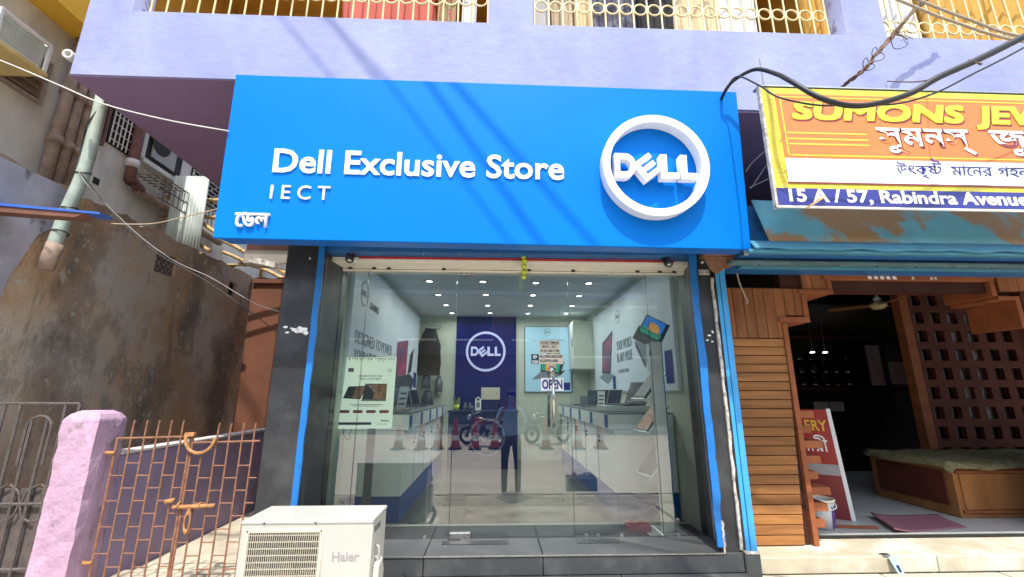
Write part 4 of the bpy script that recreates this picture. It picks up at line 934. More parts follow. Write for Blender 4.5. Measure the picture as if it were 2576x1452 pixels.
for i in range(5):
    x = 3.50 + i*.060; MB().prism([(x-.016+.03*random.random()*0, 2.748), (x+.018, 2.746), (x+.021, 2.765), (x+.004, 2.780), (x-.018, 2.776)], front(0, -.1025, 0), .0015).build('painted_mark', 'print_white', jw)
for x in (3.92, 4.10, 4.14): MB().prism([(x-.013, 2.75), (x+.012, 2.748), (x+.014, 2.772), (x-.008, 2.776)], front(0, -.1025, 0), .0012).build('painted_mark', 'notice_cream', jw)
# toothed brick edge just inside the left jamb
for i in range(8):
    z = .62 + i*.125; MB().box((2.650, -.03, z), (2.765 + .045*((i*7) % 3), .16, z+.062)).build('toothed_brick', 'wood_frame', jw, bevel=.003)
box('inner_jamb', (2.55, .0, .50), (2.648, .5, 2.33), 'wood_frame', jw)
# step and floor
for i in range(4):
    x0 = 1.98 + i*1.42; MB().box((x0, -.315, .385), (x0+1.414, .095, .500)).build('step_slab', 'step_cream', jw, bevel=.008)
box('threshold', (2.66, .097, .49), (7, .130, .515), 'shop_black', jw)
struct(box('jewellery_shop_floor', (2.02, .131, .30), (8.5, 3.9, .518), 'grout'))
jfl = bpy.data.objects['jewellery_shop_floor']
for i in range(8):
    for j in range(6):
        MB().box((2.66 + i*.60 + .003, .135 + j*.60 + .003, .517), (2.66 + (i+1)*.60 - .003, .135 + (j+1)*.60 - .003, .5215)).build('floor_tile', 'tile_white', jfl)
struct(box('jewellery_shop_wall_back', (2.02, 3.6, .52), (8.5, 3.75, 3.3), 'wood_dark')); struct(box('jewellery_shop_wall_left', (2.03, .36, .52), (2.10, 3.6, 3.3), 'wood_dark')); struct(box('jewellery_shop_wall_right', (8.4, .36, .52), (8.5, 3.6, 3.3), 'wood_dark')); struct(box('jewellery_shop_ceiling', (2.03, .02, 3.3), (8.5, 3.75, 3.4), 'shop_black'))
# mirrored cabinet along the rear
mc = thing('mirror_cabinet', (4.6, 3.3, .52), 'dark cabinet with mirrors along the rear of the jewellery shop', 'cabinet')
box('carcass', (2.4, 3.2, .523), (7.4, 3.59, 3.2), 'shop_black', mc)
for (a, b, z0, z1) in ((4.55, 4.93, 1.84, 2.42), (4.96, 5.38, 1.84, 2.38), (5.45, 6.45, 1.84, 2.5), (6.56, 7.15, 1.86, 2.22)): box('mirror', (a, 3.193, z0), (b, 3.199, z1), 'mirror_dark', mc)
box('shelf', (2.4, 3.0, 1.76), (7.4, 3.199, 1.80), 'wood_dark', mc); box('shelf', (2.4, 3.0, 2.60), (7.4, 3.199, 2.63), 'wood_dark', mc)
for x in (5.17, 5.43): box('plaque', (x, 3.17, 1.43), (x+.23, 3.198, 1.58), 'board_grey', mc)
# lattice screen of small square openings
lt = thing('lattice_screen', (6.2, 1.6, .52), 'red brown wooden screen pierced with small square openings', 'screen')
x0, px_, nx, z0, pz_, nz = 5.55, .235, 8, .66, .245, 10
outer = rect(x0, .523, x0+nx*px_+.08, z0+nz*pz_+.06)
hl = [rect(x0+.06+i*px_, z0+j*pz_, x0+.06+i*px_+.13, z0+j*pz_+.15) for i in range(nx) for j in range(nz)]
shape2d([outer] + hl, front(0, 1.72, 0), .08, 'screen_panel', 'wood_red', lt)
box('screen_post', (x0-.12, 1.62, .523), (x0-.003, 1.74, 3.25), 'wood_frame', lt)
nk = nm = 0
for i in range(nx):
    for j in range(nz):
        box('opening_back', (x0+.06+i*px_+.002, 1.70, z0+j*pz_+.002), (x0+.06+i*px_+.128, 1.715, z0+j*pz_+.148), ('board_grey' if (i + j) % 3 == 0 else 'laptop_grey') if i in (2, 3) and j > 2 else 'shop_black', lt)
# chest with straw cover
ch = thing('wooden_chest', (5.3, 1.2, .52), 'long panelled wooden chest topped with a crumpled straw mat', 'chest')
box('chest_body', (4.575, .575, .524), (7.2, 1.55, 1.02), 'wood_chest', ch, .006)
for (a, b) in ((4.63, 5.6), (5.7, 6.7)):
    p = box('front_panel', (a, .560, .60), (b, .574, .93), 'wood_chest', ch, .004)
    for (q0, q1) in (((a-.03, .555, .57), (b+.03, .5745, .595)), ((a-.03, .555, .935), (b+.03, .5745, .96))): box('panel_rail', q0, q1, 'wood_frame', ch)
box('side_panel', (4.561, .66, .62), (4.5745, 1.46, .94), 'wood_red', ch, .004)
MB().grid(40, 14, lambda u, v: (4.50 + 2.75*u + .02*math.sin(v*9), .52 + 1.06*v, 1.030 + .010*math.sin(u*31+v*7) + .005*math.sin(u*77) - (.05 if v < .05 else 0) - (.05 if u < .02 else 0))).build('straw_cover', 'straw_mat', ch, True, solid=.018)
# ceiling fan at rest
fn = thing('ceiling_fan', (5.3, 1.8, 2.9), 'brown ceiling fan hanging in the jewellery shop entrance', 'fan')
MB().cyl((5.3, 1.8, 2.95), (5.3, 1.8, 3.30), .012, n=10).build('rod', 'cone_white', fn); MB().lathe([(0, -.06), (.07, -.055), (.10, -.02), (.10, .02), (.05, .05), (0, .055)], T(5.3, 1.8, 2.90), 20).build('motor', 'cream_metal', fn, True); MB().lathe([(0, .0), (.045, .005), (.05, .04), (.015, .07)], T(5.3, 1.8, 2.955), 16).build('canopy_cup', 'print_white', fn, True)
for k in range(3): MB().obox(T(5.3, 1.8, 2.895) @ Matrix.Rotation(R(15+120*k), 4, 'Z') @ T(.33, 0, 0) @ Matrix.Rotation(R(10), 4, 'X'), .48, .12, .006).build('blade', 'wood_chest', fn, bevel=.002)
# ceiling spot lamps
for i, x in enumerate((4.85, 5.05)):
    t = thing('ceiling_spot', (x, 2.6, 3.0), f'small lit spot lamp deep in the jewellery shop, {("left", "right")[i]} of the pair', 'lamp', 'lit spots in the jewellery shop')
    o = MB().cyl((x, 2.6, 2.315), (x, 2.6, 2.325), .03, n=12).build('lamp_disc', 'lamp_glow', t); MB().cyl((x, 2.6, 2.346), (x, 2.6, 3.30), .008, n=6).build('stem', 'dark_metal', t)
# leaning red board
rd = thing('leaning_board', (2.95, .6, .52), 'red shop board with pale edge leaning inside the jewellery entrance', 'board')
Mb = frame((2.82, 1.0, .525), (.52, -.60, 0), (.60*.97, .52*.97, .22)) if False else None
A = Vector((2.70, 1.05, .525)); Bv = Vector((3.42, .52, .525)); upv = Vector((-.10, -.03, 1.0)); xd = (Bv-A).normalized(); nrm = xd.cross(upv).normalized()
Mb = Matrix.Translation(A) @ Matrix(((xd.x, upv.x, nrm.x, 0), (xd.y, upv.y, nrm.y, 0), (xd.z, upv.z, nrm.z, 0), (0, 0, 0, 1)))
Wd = (Bv-A).length
MB().prism(rect(0, 0, Wd, 1.02), Mb @ T(0, 0, -.03), .03).build('board_sheet', 'board_red', rd)
MB().prism(rect(0, .40, Wd, .50), Mb @ T(0, 0, .0005), .002).build('pale_band', 'board_grey', rd); MB().prism(rect(0, 0, Wd, .40), Mb @ T(0, 0, .0005), .002).build('dark_band', 'print_maroon', rd)
MB().prism(rect(Wd+.001, 0, Wd+.035, 1.03), Mb @ T(0, 0, -.035), .04).build('edge_strip', 'print_white', rd)
text('JEWELLERY', Mb @ T(Wd-.02, .82, .0015), 'print_lines', rd, width=.56, height=.10, align='R', bold=.02)
me = text_raw('\u099c\u09c1\u09c7\u09df\u09b2\u09be\u09b0\u09c0', 1.0, .001, .01); a, b = xr(me); me.transform(T(Wd-.05-b*.5/(b-a), .62, .001) @ Matrix.Diagonal((.5/(b-a), .17, 1, 1))); link_mesh(me, 'lettering', 'print_white', rd, Mb)
# bucket
bk = thing('paint_bucket', (2.98, .30, .52), 'pale plastic paint bucket with purple band at the jewellery entrance', 'bucket')
Bm = T(2.985, .33, .5225)
MB().lathe([(0, 0), (.102, 0), (.122, .235), (.116, .235), (.098, .012), (0, .012)], Bm, 28).build('pail', 'bucket_grey', bk, True); MB().lathe([(.1165, .232), (.128, .232), (.130, .250), (.116, .250), (.1165, .232)], Bm, 28).build('rim', 'bucket_rim', bk, True)
b = MB(); n = 16
vs = []
for j in range(2):
    for i in range(8):
        t = R(-75 + i*11); r = (.1035 + (.0165)*(j*.8+.05)); vs.append(Bm @ Vector((r*1.012*math.cos(t), r*1.012*math.sin(t), .012 + .19*j)))
b.add(vs, [(i, i+1, i+9, i+8) for i in range(7)]).build('purple_label', 'bucket_purple', bk, True)
MB().tube([Bm @ Vector((.126, 0, .235)), Bm @ Vector((.10, -.09, .19)), Bm @ Vector((0, -.128, .175)), Bm @ Vector((-.05, -.12, .215)), Bm @ Vector((-.126, 0, .235))], .004, 6, 6).build('handle', 'print_white', bk, True)
tag(MB().grid(24, 14, lambda u, v: (Vector((3.49, .13, .526))*(1-u)*(1-v) + Vector((4.30, .28, .526))*u*(1-v) + Vector((3.70, .62, .526))*(1-u)*v + Vector((4.42, .66, .526))*u*v) + Vector((0, 0, .035*max(0, 1-u*3)**2 + .012*max(0, v-.8)*5))).build('floor_mat', 'mat_maroon', None, True, solid=.010), 'maroon floor mat with curling corner just inside the jewellery entrance', 'mat')
tag(MB().obox(rot(3.28, .30, .532, -8), .36, .045, .016).build('timber_offcut', 'wood_frame', None, bevel=.003), 'short brown timber strip on the tiles beside the bucket', 'timber')
sc = thing('metal_bracket', (3.05, -.31, .5), 'small grey metal bracket hanging over the cream step edge', 'bracket')
MB().prism([(-.03, 0), (.03, 0), (.034, .05), (-.028, .05)], T(3.00, -.325, .503), .006).build('strap', 'steel', sc, bevel=.002)
MB().prism([(-.026, -.11), (0, -.135), (.026, -.11), (.034, 0), (-.034, 0)], frame((3.03, -.322, .497), (1, .1, 0), (.15, -1, .55)), .010).build('blade', 'teal_bit', sc, bevel=.003)
MB().prism([(-.009, -.10), (.009, -.10), (.012, -.055), (-.012, -.055)], frame((3.03, -.333, .500), (1, .1, 0), (.15, -1, .55)), .002).build('slot', 'shop_black', sc)

# ================================================================== CABLES
def cable(pts, r, m, label, name='cable', n=8, sub=8, cat='cable', group='cables over the shop fronts'):
    return tag(MB().tube(pts, r, n, sub).build(name, m, None, True), label, cat, group)
cable([(1.80, -.86, 3.98), (1.767, -1.05, 3.991), (1.825, -1.1, 4.053), (1.923, -1.2, 4.061), (1.956, -1.35, 3.901), (1.941, -1.5, 3.714), (2.023, -1.6, 3.519), (2.175, -1.62, 3.451), (2.336, -1.64, 3.45), (2.562, -1.66, 3.518), (2.746, -1.68, 3.623), (3.015, -1.7, 3.747), (3.342, -1.72, 3.914), (4.1, -1.8, 4.3)], lambda t: .012+.010*t, 'cable_black', 'thick black cable looping down across the top of the jewellery sign')
cable([(1.80, -.86, 3.97), (1.771, -1.05, 3.998), (1.811, -1.15, 4.036), (1.827, -1.35, 3.799), (1.841, -1.5, 3.589), (2.057, -1.55, 3.499), (2.286, -1.56, 3.508), (2.541, -1.57, 3.508), (2.814, -1.58, 3.588), (3.096, -1.6, 3.731), (3.469, -1.62, 3.927), (4.2, -1.7, 4.35)], .0062, 'cable_black', 'thin black cable sagging below the thick one on the jewellery sign')
bd = thing('wire_bundle', (2.94, -1.0, 4.2), 'twisted brown bundle of old wires slanting up past the right balcony', 'wires')
core = [(2.938, -.80, 4.26), (2.95, -.98, 4.24), (3.086, -1.0, 4.386), (3.307, -1.0, 4.629), (3.536, -1.0, 4.882), (3.666, -1.0, 4.991), (4.0, -1.05, 5.3)]
for k in range(5):
    MB().tube([Vector(p) + Vector((random.uniform(-.014, .014), random.uniform(-.014, .014), random.uniform(-.014, .014))) for p in spline([Vector(p) for p in core], 5)], .0075, 6, 3).build('strand', 'cable_brown', bd, True)
for (c, r) in (((3.10, -1.02, 4.40), .05), ((3.0, -1.02, 4.30), .045), ((3.31, -1.02, 4.55), .07)):
    MB().tube([(c[0] + r*math.cos(t)*(1+.2*math.sin(3*t)), c[1] + .02*math.sin(2*t), c[2] + r*1.2*math.sin(t)) for t in [i*.5 for i in range(13)]], .003, 5, 3).build('loose_wire', 'cable_black', bd, True)
for k in range(7): MB().tube([(3.30, -1.0, 4.62), (3.34 + random.uniform(-.03, .1), -1.02, 4.62 + random.uniform(-.06, .05)), (3.38 + random.uniform(-.06, .12), -1.02, 4.58 + random.uniform(-.1, .08))], .002, 4, 4).build('loose_wire', 'cable_brown', bd)
cable([(2.80, -1.4, 4.60), (2.945, -1.4, 4.528), (3.328, -1.4, 4.348), (3.819, -1.4, 4.194), (4.5, -1.5, 4.05)], .010, 'rope', 'pale rope slanting across the right balcony, lower of two', 'rope', cat='rope')
cable([(2.95, -1.4, 4.61), (3.099, -1.4, 4.534), (3.455, -1.4, 4.371), (3.832, -1.4, 4.239), (4.5, -1.5, 4.12)], .010, 'rope', 'pale rope slanting across the right balcony, upper of two', 'rope', cat='rope')
tie = MB(); tie.tube([(2.98, -1.68, 3.76), (2.96, -1.70, 3.73), (3.0, -1.72, 3.70), (3.03, -1.69, 3.72), (3.0, -1.68, 3.76), (3.02, -1.6, 3.76), (3.2, -1.2, 4.0), (3.45, -.72, 4.40)], .005, 6, 4)
tag(tie.build('cable_hanger', 'cable_brown', None, True), 'twisted wire hanger holding the thick black cable to the balcony wall', 'wire')
for k, pts in enumerate(([(1.90, -.96, 3.35), (1.95, -1.0, 3.42), (2.02, -1.27, 3.48)], [(1.91, -.97, 3.20), (1.97, -1.1, 3.33), (1.99, -1.27, 3.44)], [(1.90, -.97, 3.21), (2.0, -1.28, 3.20), (2.10, -1.28, 3.26), (2.16, -1.27, 3.31)])):
    cable(pts, .0028, 'cable_grey', ('thin stray wire between the two signs, topmost', 'thin stray wire between the two signs, steepest', 'thin stray wire drooping from the blue sign onto the jewellery sign')[k], 'stray_wire', 5, 6, 'wire')
# overhead lines across the street whose shadows stripe the facade
OY = -3.4
def overhead(sh, r, label):
    pts = [(x, OY, z + SUN_SLOPE*(y - OY)) for x, y, z in sh]
    cable(pts, r, 'cable_black', label, 'overhead_line', 8, 6, 'cable', 'overhead lines above the street')
def sline(x0, z0, k): return [(x, -.93, z0 + k*(x-x0)) for x in (-6.0, -3.0, -1.0, 1.0, 3.5)]
overhead(sline(-1.02, 4.13, -1.22), .012, 'overhead line above the street, thinnest of three')
overhead(sline(-.67, 4.094, -1.35), .021, 'overhead line above the street, middle of three')
overhead(sline(-.463, 4.068, -1.108), .021, 'overhead line above the street, nearest the jewellery shop')
# ================================================================== ALLEY ON THE LEFT
XW = -3.95
bwall = thing('boundary_wall', (XW, 1.3, .33), 'tall stained brown boundary wall along the alley', 'wall')
rnd = random.Random(5)
top = [(-1.3 + i*4.4/70, 3.54 + .012*math.sin(i*.7) + rnd.uniform(-.012, .012) - (.03 if rnd.random() < .1 else 0)) for i in range(71)]
polyw = [(-1.3, .0), (3.1, .0)] + top[::-1]
hole = rect(1.08, 3.07, 1.40, 3.32); hole2 = rect(2.50, 3.12, 2.68, 3.32)
shape2d([polyw, hole, hole2], frame((XW-.2, 0, 0), (0, 1, 0), (1, 0, 0)), .2, 'wall_body', 'dirty_wall', bwall)
box('wall_rear', (XW-.25, -1.28, .0), (XW-.205, 3.1, 3.4), 'dark_void', bwall)
rp = random.Random(3); MB().prism([(-1.25, 2.0), (-.42, 1.95), (-.35, 2.6), (-.22, 3.02), (-.05, 3.18), (.10, 3.36), (-.02, 3.47), (-.15, 3.53), (-.6, 3.52), (-1.25, 3.535)], frame((XW+.001, 0, 0), (0, 1, 0), (1, 0, 0)), .006).build('old_plaster', 'old_lilac', bwall)
vb = box('air_brick', (XW-.19, 1.085, 3.075), (XW-.03, 1.395, 3.315), 'old_iron', bwall)
for i in range(4):
    for j in range(3): MB().torus(frame((XW-.028, 1.125+.078*i, 3.115+.08*j), (0, 1, 0), (1, 0, 0)), .03, .007, 12, 5).build('vent_ring', 'pipe_brown', vb)
box('air_brick', (XW-.19, 2.505, 3.125), (XW-.05, 2.675, 3.315), 'dark_void', bwall)
for (y, z, a, b, m) in ((.18, 3.53, .55, .1, 'concrete_grey'),): pass
ew = thing('end_wall', (-3.0, 3.15, .33), 'red brown wall closing the rear end of the alley', 'wall')
box('wall_body', (XW+.002, 3.101, .30), (-1.742, 3.25, 3.42), 'end_wall_red', ew); MB().box((XW+.01, 3.05, 3.425), (-1.745, 3.28, 3.50)).build('coping', 'end_wall_red', ew, bevel=.01); MB().grid(30, 4, lambda u, v: (XW+.02 + 2.1*u, 3.06 + .2*v, 3.505 + .04*abs(math.sin(u*23)*math.cos(v*4+u*11)))).build('rubble_top', 'concrete_grey', ew, True)
pw = thing('low_wall', (-2.92, 1.3, .33), 'low purple wall with white top running back into the alley', 'wall')
box('wall_body', (-2.98, -.24, .20), (-2.866, 3.095, 1.232), 'purple_wall', pw, .006); MB().box((-2.99, -.24, 1.236), (-2.858, 3.095, 1.262)).build('coping', 'white_coping', pw, bevel=.008)
# old paint blotch and the dirty awning
ln = thing('sheet_awning', (-3.5, -.6, 3.05), 'blue edged sheet awning sticking out over the alley entrance', 'awning')
MB().prism([(-5.2, 3.20), (-3.06, 3.040), (-3.06, 3.056), (-5.2, 3.235)], front(0, -.54, 0), .12).build('sheet', 'lean_blue', ln); MB().prism([(-5.2, 3.135), (-3.25, 3.015), (-3.18, 3.047), (-5.2, 3.195)], front(0, -.55, 0), .10).build('batten', 'lean_brown', ln)
pp = thing('drain_pole', (-3.74, -.3, 2.7), 'pale green plastic pipe standing against the stained wall', 'pipe')
MB().tube([(-3.723, -.2, 4.407), (-3.716, -.2, 3.684), (-3.78, -.2, 3.22), (-3.82, -.2, 2.80)], .050, 16, 5).build('pipe', 'pipe_green', pp, True); MB().cyl((-3.80, -.2, 2.95), (-3.83, -.2, 2.72), .058, n=16).build('socket', 'pipe_brown', pp, True)
for z in (3.62, 3.28, 3.05): MB().torus(T(-3.722 - (3.62-z)*.11, -.2, z) @ Matrix.Rotation(R(random.uniform(-20, 20)), 4, 'X'), .056, .006, 16, 5).build('wire_tie', 'cable_black', pp)
MB().tube([(-3.67, -.21, 4.38), (-3.73, -.258, 4.1), (-3.775, -.22, 3.9), (-3.76, -.235, 3.62)], .006, 6, 6).build('coiled_wire', 'cable_black', pp)
cable([(-4.6, -1.0, 4.45), (-3.722, -1.0, 4.115), (-3.245, -1.0, 3.913), (-2.894, -1.0, 3.765), (-2.423, -1.0, 3.646), (-1.994, -.96, 3.592)], .0048, 'white_coping', 'pale wire running from the left to the blue sign edge', 'wire', 6, 8, 'wire')
cable([(-3.70, -.26, 3.60), (-3.42, -.42, 3.40), (-3.045, -.5, 3.053), (-2.681, -.5, 2.772), (-2.285, -.5, 2.56), (-1.90, -.45, 2.30), (-1.742, -.385, 2.17)], .0045, 'cable_black', 'black wire dropping from the green pipe to the granite pillar', 'wire', 6, 8, 'wire')
cable([(-3.72, -.26, 3.63), (-3.45, -.40, 3.40), (-2.95, -.45, 2.98), (-2.6, -.45, 2.74), (-2.285, -.45, 2.60), (-1.93, -.42, 2.40), (-1.742, -.385, 2.34)], .0035, 'cable_grey', 'grey wire beside the black one crossing in front of the stained wall', 'wire', 6, 8, 'wire')
cable([(-3.059, -.55, 3.005), (-2.711, -.6, 2.990), (-2.4, -.7, 3.01), (-2.05, -.80, 3.05)], .0045, 'rope', 'thin cord from the blue sheet awning to the sign', 'wire', 6, 6, 'wire')

# ---- iron gates and pillar
pil = thing('gate_pillar', (-2.995, -.375, .39), 'pink rendered gate pillar with domed top', 'pillar')
rnd = random.Random(9)
def pillar_shape():
    b = MB(); rows = 14; per = []
    for j in range(rows):
        z = .36 + (1.50-.36)*j/(rows-1)
        ring = []
        for (x, y) in ((-3.125, -.50), (-3.06, -.505), (-3.0, -.50), (-2.94, -.505), (-2.90, -.50), (-2.862, -.505), (-2.858, -.43), (-2.860, -.36), (-2.858, -.30), (-2.865, -.25), (-3.0, -.245), (-3.125, -.25), (-3.13, -.33), (-3.128, -.42)):
            w = .007 if abs(y+.5) < .01 else .005
            ring.append((x + rnd.uniform(-w, w), y + rnd.uniform(-w, w), z))
        per.append(ring)
    n = len(per[0]); vs = [p for r in per for p in r]
    fs = [(j*n+i, j*n+(i+1) % n, (j+1)*n+(i+1) % n, (j+1)*n+i) for j in range(rows-1) for i in range(n)]
    c = (-2.995, -.375)
    for k, (s, dz) in enumerate(((.97, .014), (.80, .048), (.5, .072))):
        for p in per[-1]: vs.append((c[0] + (p[0]-c[0])*s, c[1] + (p[1]-c[1])*s, 1.50 + dz))
        j = rows-1+k; fs += [(j*n+i, j*n+(i+1) % n, (j+1)*n+(i+1) % n, (j+1)*n+i) for i in range(n)]
    fs.append([(rows+2)*n+i for i in range(n)])
    return b.add(vs, fs)
pillar_shape().build('pillar_body', 'pink_paint', pil, bevel=.004)
gt = thing('iron_gate', (-2.24, -.40, .40), 'rusty iron bar gate with two leaves between the pink pillar and granite pillar', 'gate')
GY = -.40
def gbar(x, z0, z1, r=.0062, lean=0, tip=True):
    b = MB(); b.tube([(x, GY, z0), (x+lean, GY, z1-.05 if tip else z1)] + ([(x+lean+.006, GY-.004, z1)] if tip else []), r, 6)
    return b.build('bar', 'rust', gt)
def gr(p0, p1, r=.0065, m='rust', name='rail', sub=0): return MB().tube([p0, p1] if not isinstance(p0, list) else p0, r, 6, sub).build(name, m, gt)
for x in (-2.693, -2.598, -2.511, -2.421, -2.334): gbar(x, .40, 1.50)
gbar(-2.79, .40, 1.37, .008, tip=False)
for x in (-2.262, -2.243): gbar(x, .40, 1.37, .008, tip=False)
rx = [-2.165, -2.069, -1.981, -1.887, -1.802]
for i, x in enumerate(rx): gbar(x, .40, 1.24 if i == 0 else 1.48, tip=i > 0)
gr((-2.795, GY, 1.372), (-2.243, GY, 1.385), .0075); gr((-2.243, GY, 1.34), (-1.750, GY, 1.352), .0075); gr((-2.795, GY, .44), (-1.75, GY, .44), .0075)
allx = [-2.79, -2.693, -2.598, -2.511, -2.421, -2.334, -2.262]
for i in range(len(allx)-1):
    z = 1.20 - (.085 if i % 2 == 0 else 0)
    while z > .46:
        gr((allx[i], GY, z), (allx[i+1], GY, z), .0048, name='rung'); z -= .17
allx = [-2.243, -2.165, -2.069, -1.981, -1.887, -1.802, -1.742]
for i in range(len(allx)-1):
    z = 1.18 - (.085 if i % 2 == 1 else 0)
    while z > .46:
        gr((allx[i], GY, z), (allx[i+1], GY, z), .0048, name='rung'); z -= .17
cv = [(-2.28, GY-.02, 1.395)] + [(-2.175 + .105*math.cos(t), GY-.025, 1.375 + .105*math.sin(t)*1.0) for t in [math.pi + math.pi*i/10 for i in range(11)]]
MB().tube(cv, .012, 8, 3).build('gate_hook', 'rust_orange', gt, True)
MB().obox(T(-2.26, GY-.015, 1.40), .07, .03, .028).build('hook_clamp', 'rust_orange', gt, bevel=.004)
MB().tube([(-2.29, GY-.025, .905), (-2.0, GY-.025, .915)], .014, 10).build('bolt_rod', 'rust_orange', gt, True); MB().tube([(-2.355, GY-.015, .94), (-2.295, GY-.015, .95)], .016, 8).build('bolt_sleeve', 'rust_orange', gt, True)
MB().torus(front(-2.17, GY-.03, .81) @ Matrix.Diagonal((.55, 1.9, 1, 1)), .035, .010, 16, 6).build('bolt_loop', 'rust_orange', gt, True); MB().tube([(-2.17, GY-.03, .90), (-2.17, GY-.03, .86)], .012, 8).build('loop_neck', 'rust_orange', gt)
for (x, z) in ((-2.25, .93), (-2.105, .925)): MB().torus(frame((x, GY-.02, z-.012), (0, 1, 0), (1, 0, 0)), .020, .006, 12, 5).build('bolt_ring', 'rust_orange', gt)
for z in (1.27, .55): MB().tube([(-2.862, GY+.02, z), (-2.83, GY-.02, z+.005), (-2.79, GY-.005, z)], .012, 8, 3).build('gate_hinge', 'rust_orange', gt)
og = thing('ornate_gate', (-3.45, -.33, .4), 'dark ornate iron gate left of the pink pillar', 'gate')
def ob(pts, r=.010, sub=0, name='bar'): return MB().tube(pts, r, 6, sub).build(name, 'old_iron', og)
OGY = -.36
for x in (-3.80, -3.69, -3.58, -3.47, -3.36, -3.25): ob([(x, OGY, .36), (x, OGY, 1.62 if x not in (-3.47, -3.36) else 1.50)], .010)
ob([(-3.85, OGY, 1.62), (-3.15, OGY, 1.62)], .011, name='rail'); ob([(-3.15, OGY, .36), (-3.15, OGY, 1.62)], .010)
for z in (.50, .92): ob([(-3.85, OGY, z), (-3.15, OGY, z)], .011, name='rail')
ob([(-3.50, OGY, 1.18)] + [(-3.41 + .09*math.cos(t), OGY, 1.44 + .09*math.sin(t)) for t in [math.pi - math.pi*i/8 for i in range(9)]] + [(-3.32, OGY, 1.18)], .009, 2, 'arch')
for cx in (-3.63, -3.41, -3.19): ob([(cx-.10, OGY, .80), (cx-.03, OGY, .84), (cx, OGY, .92), (cx+.03, OGY, .84), (cx+.10, OGY, .80)], .008, 4, 'scroll'); ob([(cx-.10, OGY, 1.05), (cx-.03, OGY, 1.0), (cx, OGY, .92), (cx+.03, OGY, 1.0), (cx+.10, OGY, 1.05)], .008, 4, 'scroll')
MB().box((-3.85, OGY+.03, .36), (-3.13, OGY+.036, 1.02)).build('back_sheet', 'old_iron', og)

# ---- grey building across the alley
GX = -4.75
gb = thing('concrete_building', (GX-1, 2, 0), 'weathered grey concrete building beside the alley', 'building')
box('side_wall', (-9, -3.0, 0), (GX, 6.5, 7.5), 'concrete_grey', gb)
def gbx(name, y0, y1, z0, z1, m, d=.05, dx=0): return box(name, (GX+.001+dx, y0, z0), (GX+d+dx, y1, z1), m, gb)
def louvre_window(y0, y1, z0, z1, frame_m='pipe_brown'):
    w = gbx('window', y0, y1, z0, z1, 'louvre', .012)
    n = int((z1-z0)/.075)
    for i in range(n): MB().obox(T(GX+.030, (y0+y1)/2, z0+.04+i*(z1-z0-.02)/n) @ Matrix.Rotation(R(35), 4, 'Y'), .05, (y1-y0)-.04, .008).build('slat', 'louvre', w)
    for (a, b, c, d) in ((y0-.03, y0, z0-.03, z1+.03), (y1, y1+.03, z0-.03, z1+.03), (y0, y1, z1, z1+.03), (y0, y1, z0-.03, z0)): box('frame', (GX+.001, a, c), (GX+.045, b, d), frame_m, w)
louvre_window(-.75, .17, 4.62, 5.05); louvre_window(.66, .90, 4.60, 5.25, 'pipe_red')
# barred window behind the pipe
w = gbx('window', .98, 1.30, 4.66, 5.2, 'dark_void', .012)
for i in range(6): MB().cyl((GX+.04, .99+i*.06, 4.66), (GX+.04, .99+i*.06, 5.2), .008, n=6).build('window_bar', 'cone_white', w)
for i in range(5): MB().cyl((GX+.04, .98, 4.72+i*.11), (GX+.04, 1.30, 4.72+i*.11), .006, n=6).build('window_bar', 'cone_white', w)
# soil pipes
for (y, r, m) in ((.37, .055, 'pipe_brown'), (.49, .055, 'pipe_brown'), (.60, .04, 'pipe_brown')):
    p = MB().cyl((GX+.08, y, 3.0), (GX+.08, y, 6.5), r, n=14).build('soil_pipe', m, gb, True)
    for z in (4.25, 4.85): MB().cyl((GX+.08, y, z), (GX+.08, y, z+.09), r+.014, n=14).build('pipe_collar', m, p, True)
p = MB().tube([(GX+.08, 1.30, 6.5), (GX+.08, 1.32, 4.48), (GX+.08, 1.36, 4.36), (GX+.10, 1.50, 4.27)], .06, 12, 4).build('soil_pipe', 'pipe_red', gb, True)
MB().cyl((GX+.08, 1.315, 4.50), (GX+.08, 1.315, 4.60), .075, n=14).build('pipe_collar', 'white_coping', p, True)
MB().tube([(GX+.08, 1.45, 4.27), (GX+.09, 2.3, 4.20), (GX+.10, 3.2, 4.16)], .06, 12, 4).build('soil_pipe', 'pipe_brown', gb, True)
MB().tube([(GX+.10, .15, 5.75), (GX+.12, .6, 5.62), (GX+.13, 1.0, 5.5)], .07, 10, 4).build('broken_cornice', 'pipe_brown', gb, True)
MB().tube([(GX+.06, 1.30, 3.78), (GX+.10, 2.4, 3.72)], .05, 10).build('waste_pipe', 'pipe_brown', gb, True)
gbx('wall_hole', .95, 1.03, 4.10, 4.18, 'dark_void', .004)
# open window with sill, cage below
w = gbx('window', 1.48, 2.20, 4.75, 5.6, 'dark_void', .012); box('frame', (GX+.001, 1.42, 4.70), (GX+.07, 1.48, 5.6), 'white_coping', w); box('sill', (GX+.001, 1.40, 4.64), (GX+.14, 2.35, 4.70), 'white_coping', w)
box('pane', (GX+.02, 1.62, 4.84), (GX+.035, 2.05, 5.5), 'board_grey', w); shape2d([circle(1.75, 5.10, .17, 24)], frame((GX+.036, 0, 0), (0, 1, 0), (1, 0, 0)), .004, 'dark_disc', 'dark_void', w)
cg = MB()
for i in range(13): cg.cyl((GX+.40, 1.40+i*.09, 4.14), (GX+.40, 1.40+i*.09, 4.44), .006, n=5); cg.cyl((GX+.02, 1.40+i*.09, 4.46), (GX+.40, 1.40+i*.09, 4.44), .006, n=5)
for z in (4.14, 4.29, 4.44): cg.cyl((GX+.40, 1.40, z), (GX+.40, 2.50, z), .008, n=5)
for x in (.1, .22, .31): cg.cyl((GX+x, 1.40, 4.45), (GX+x, 2.50, 4.45), .006, n=5)
cg.build('iron_cage', 'old_iron', gb)
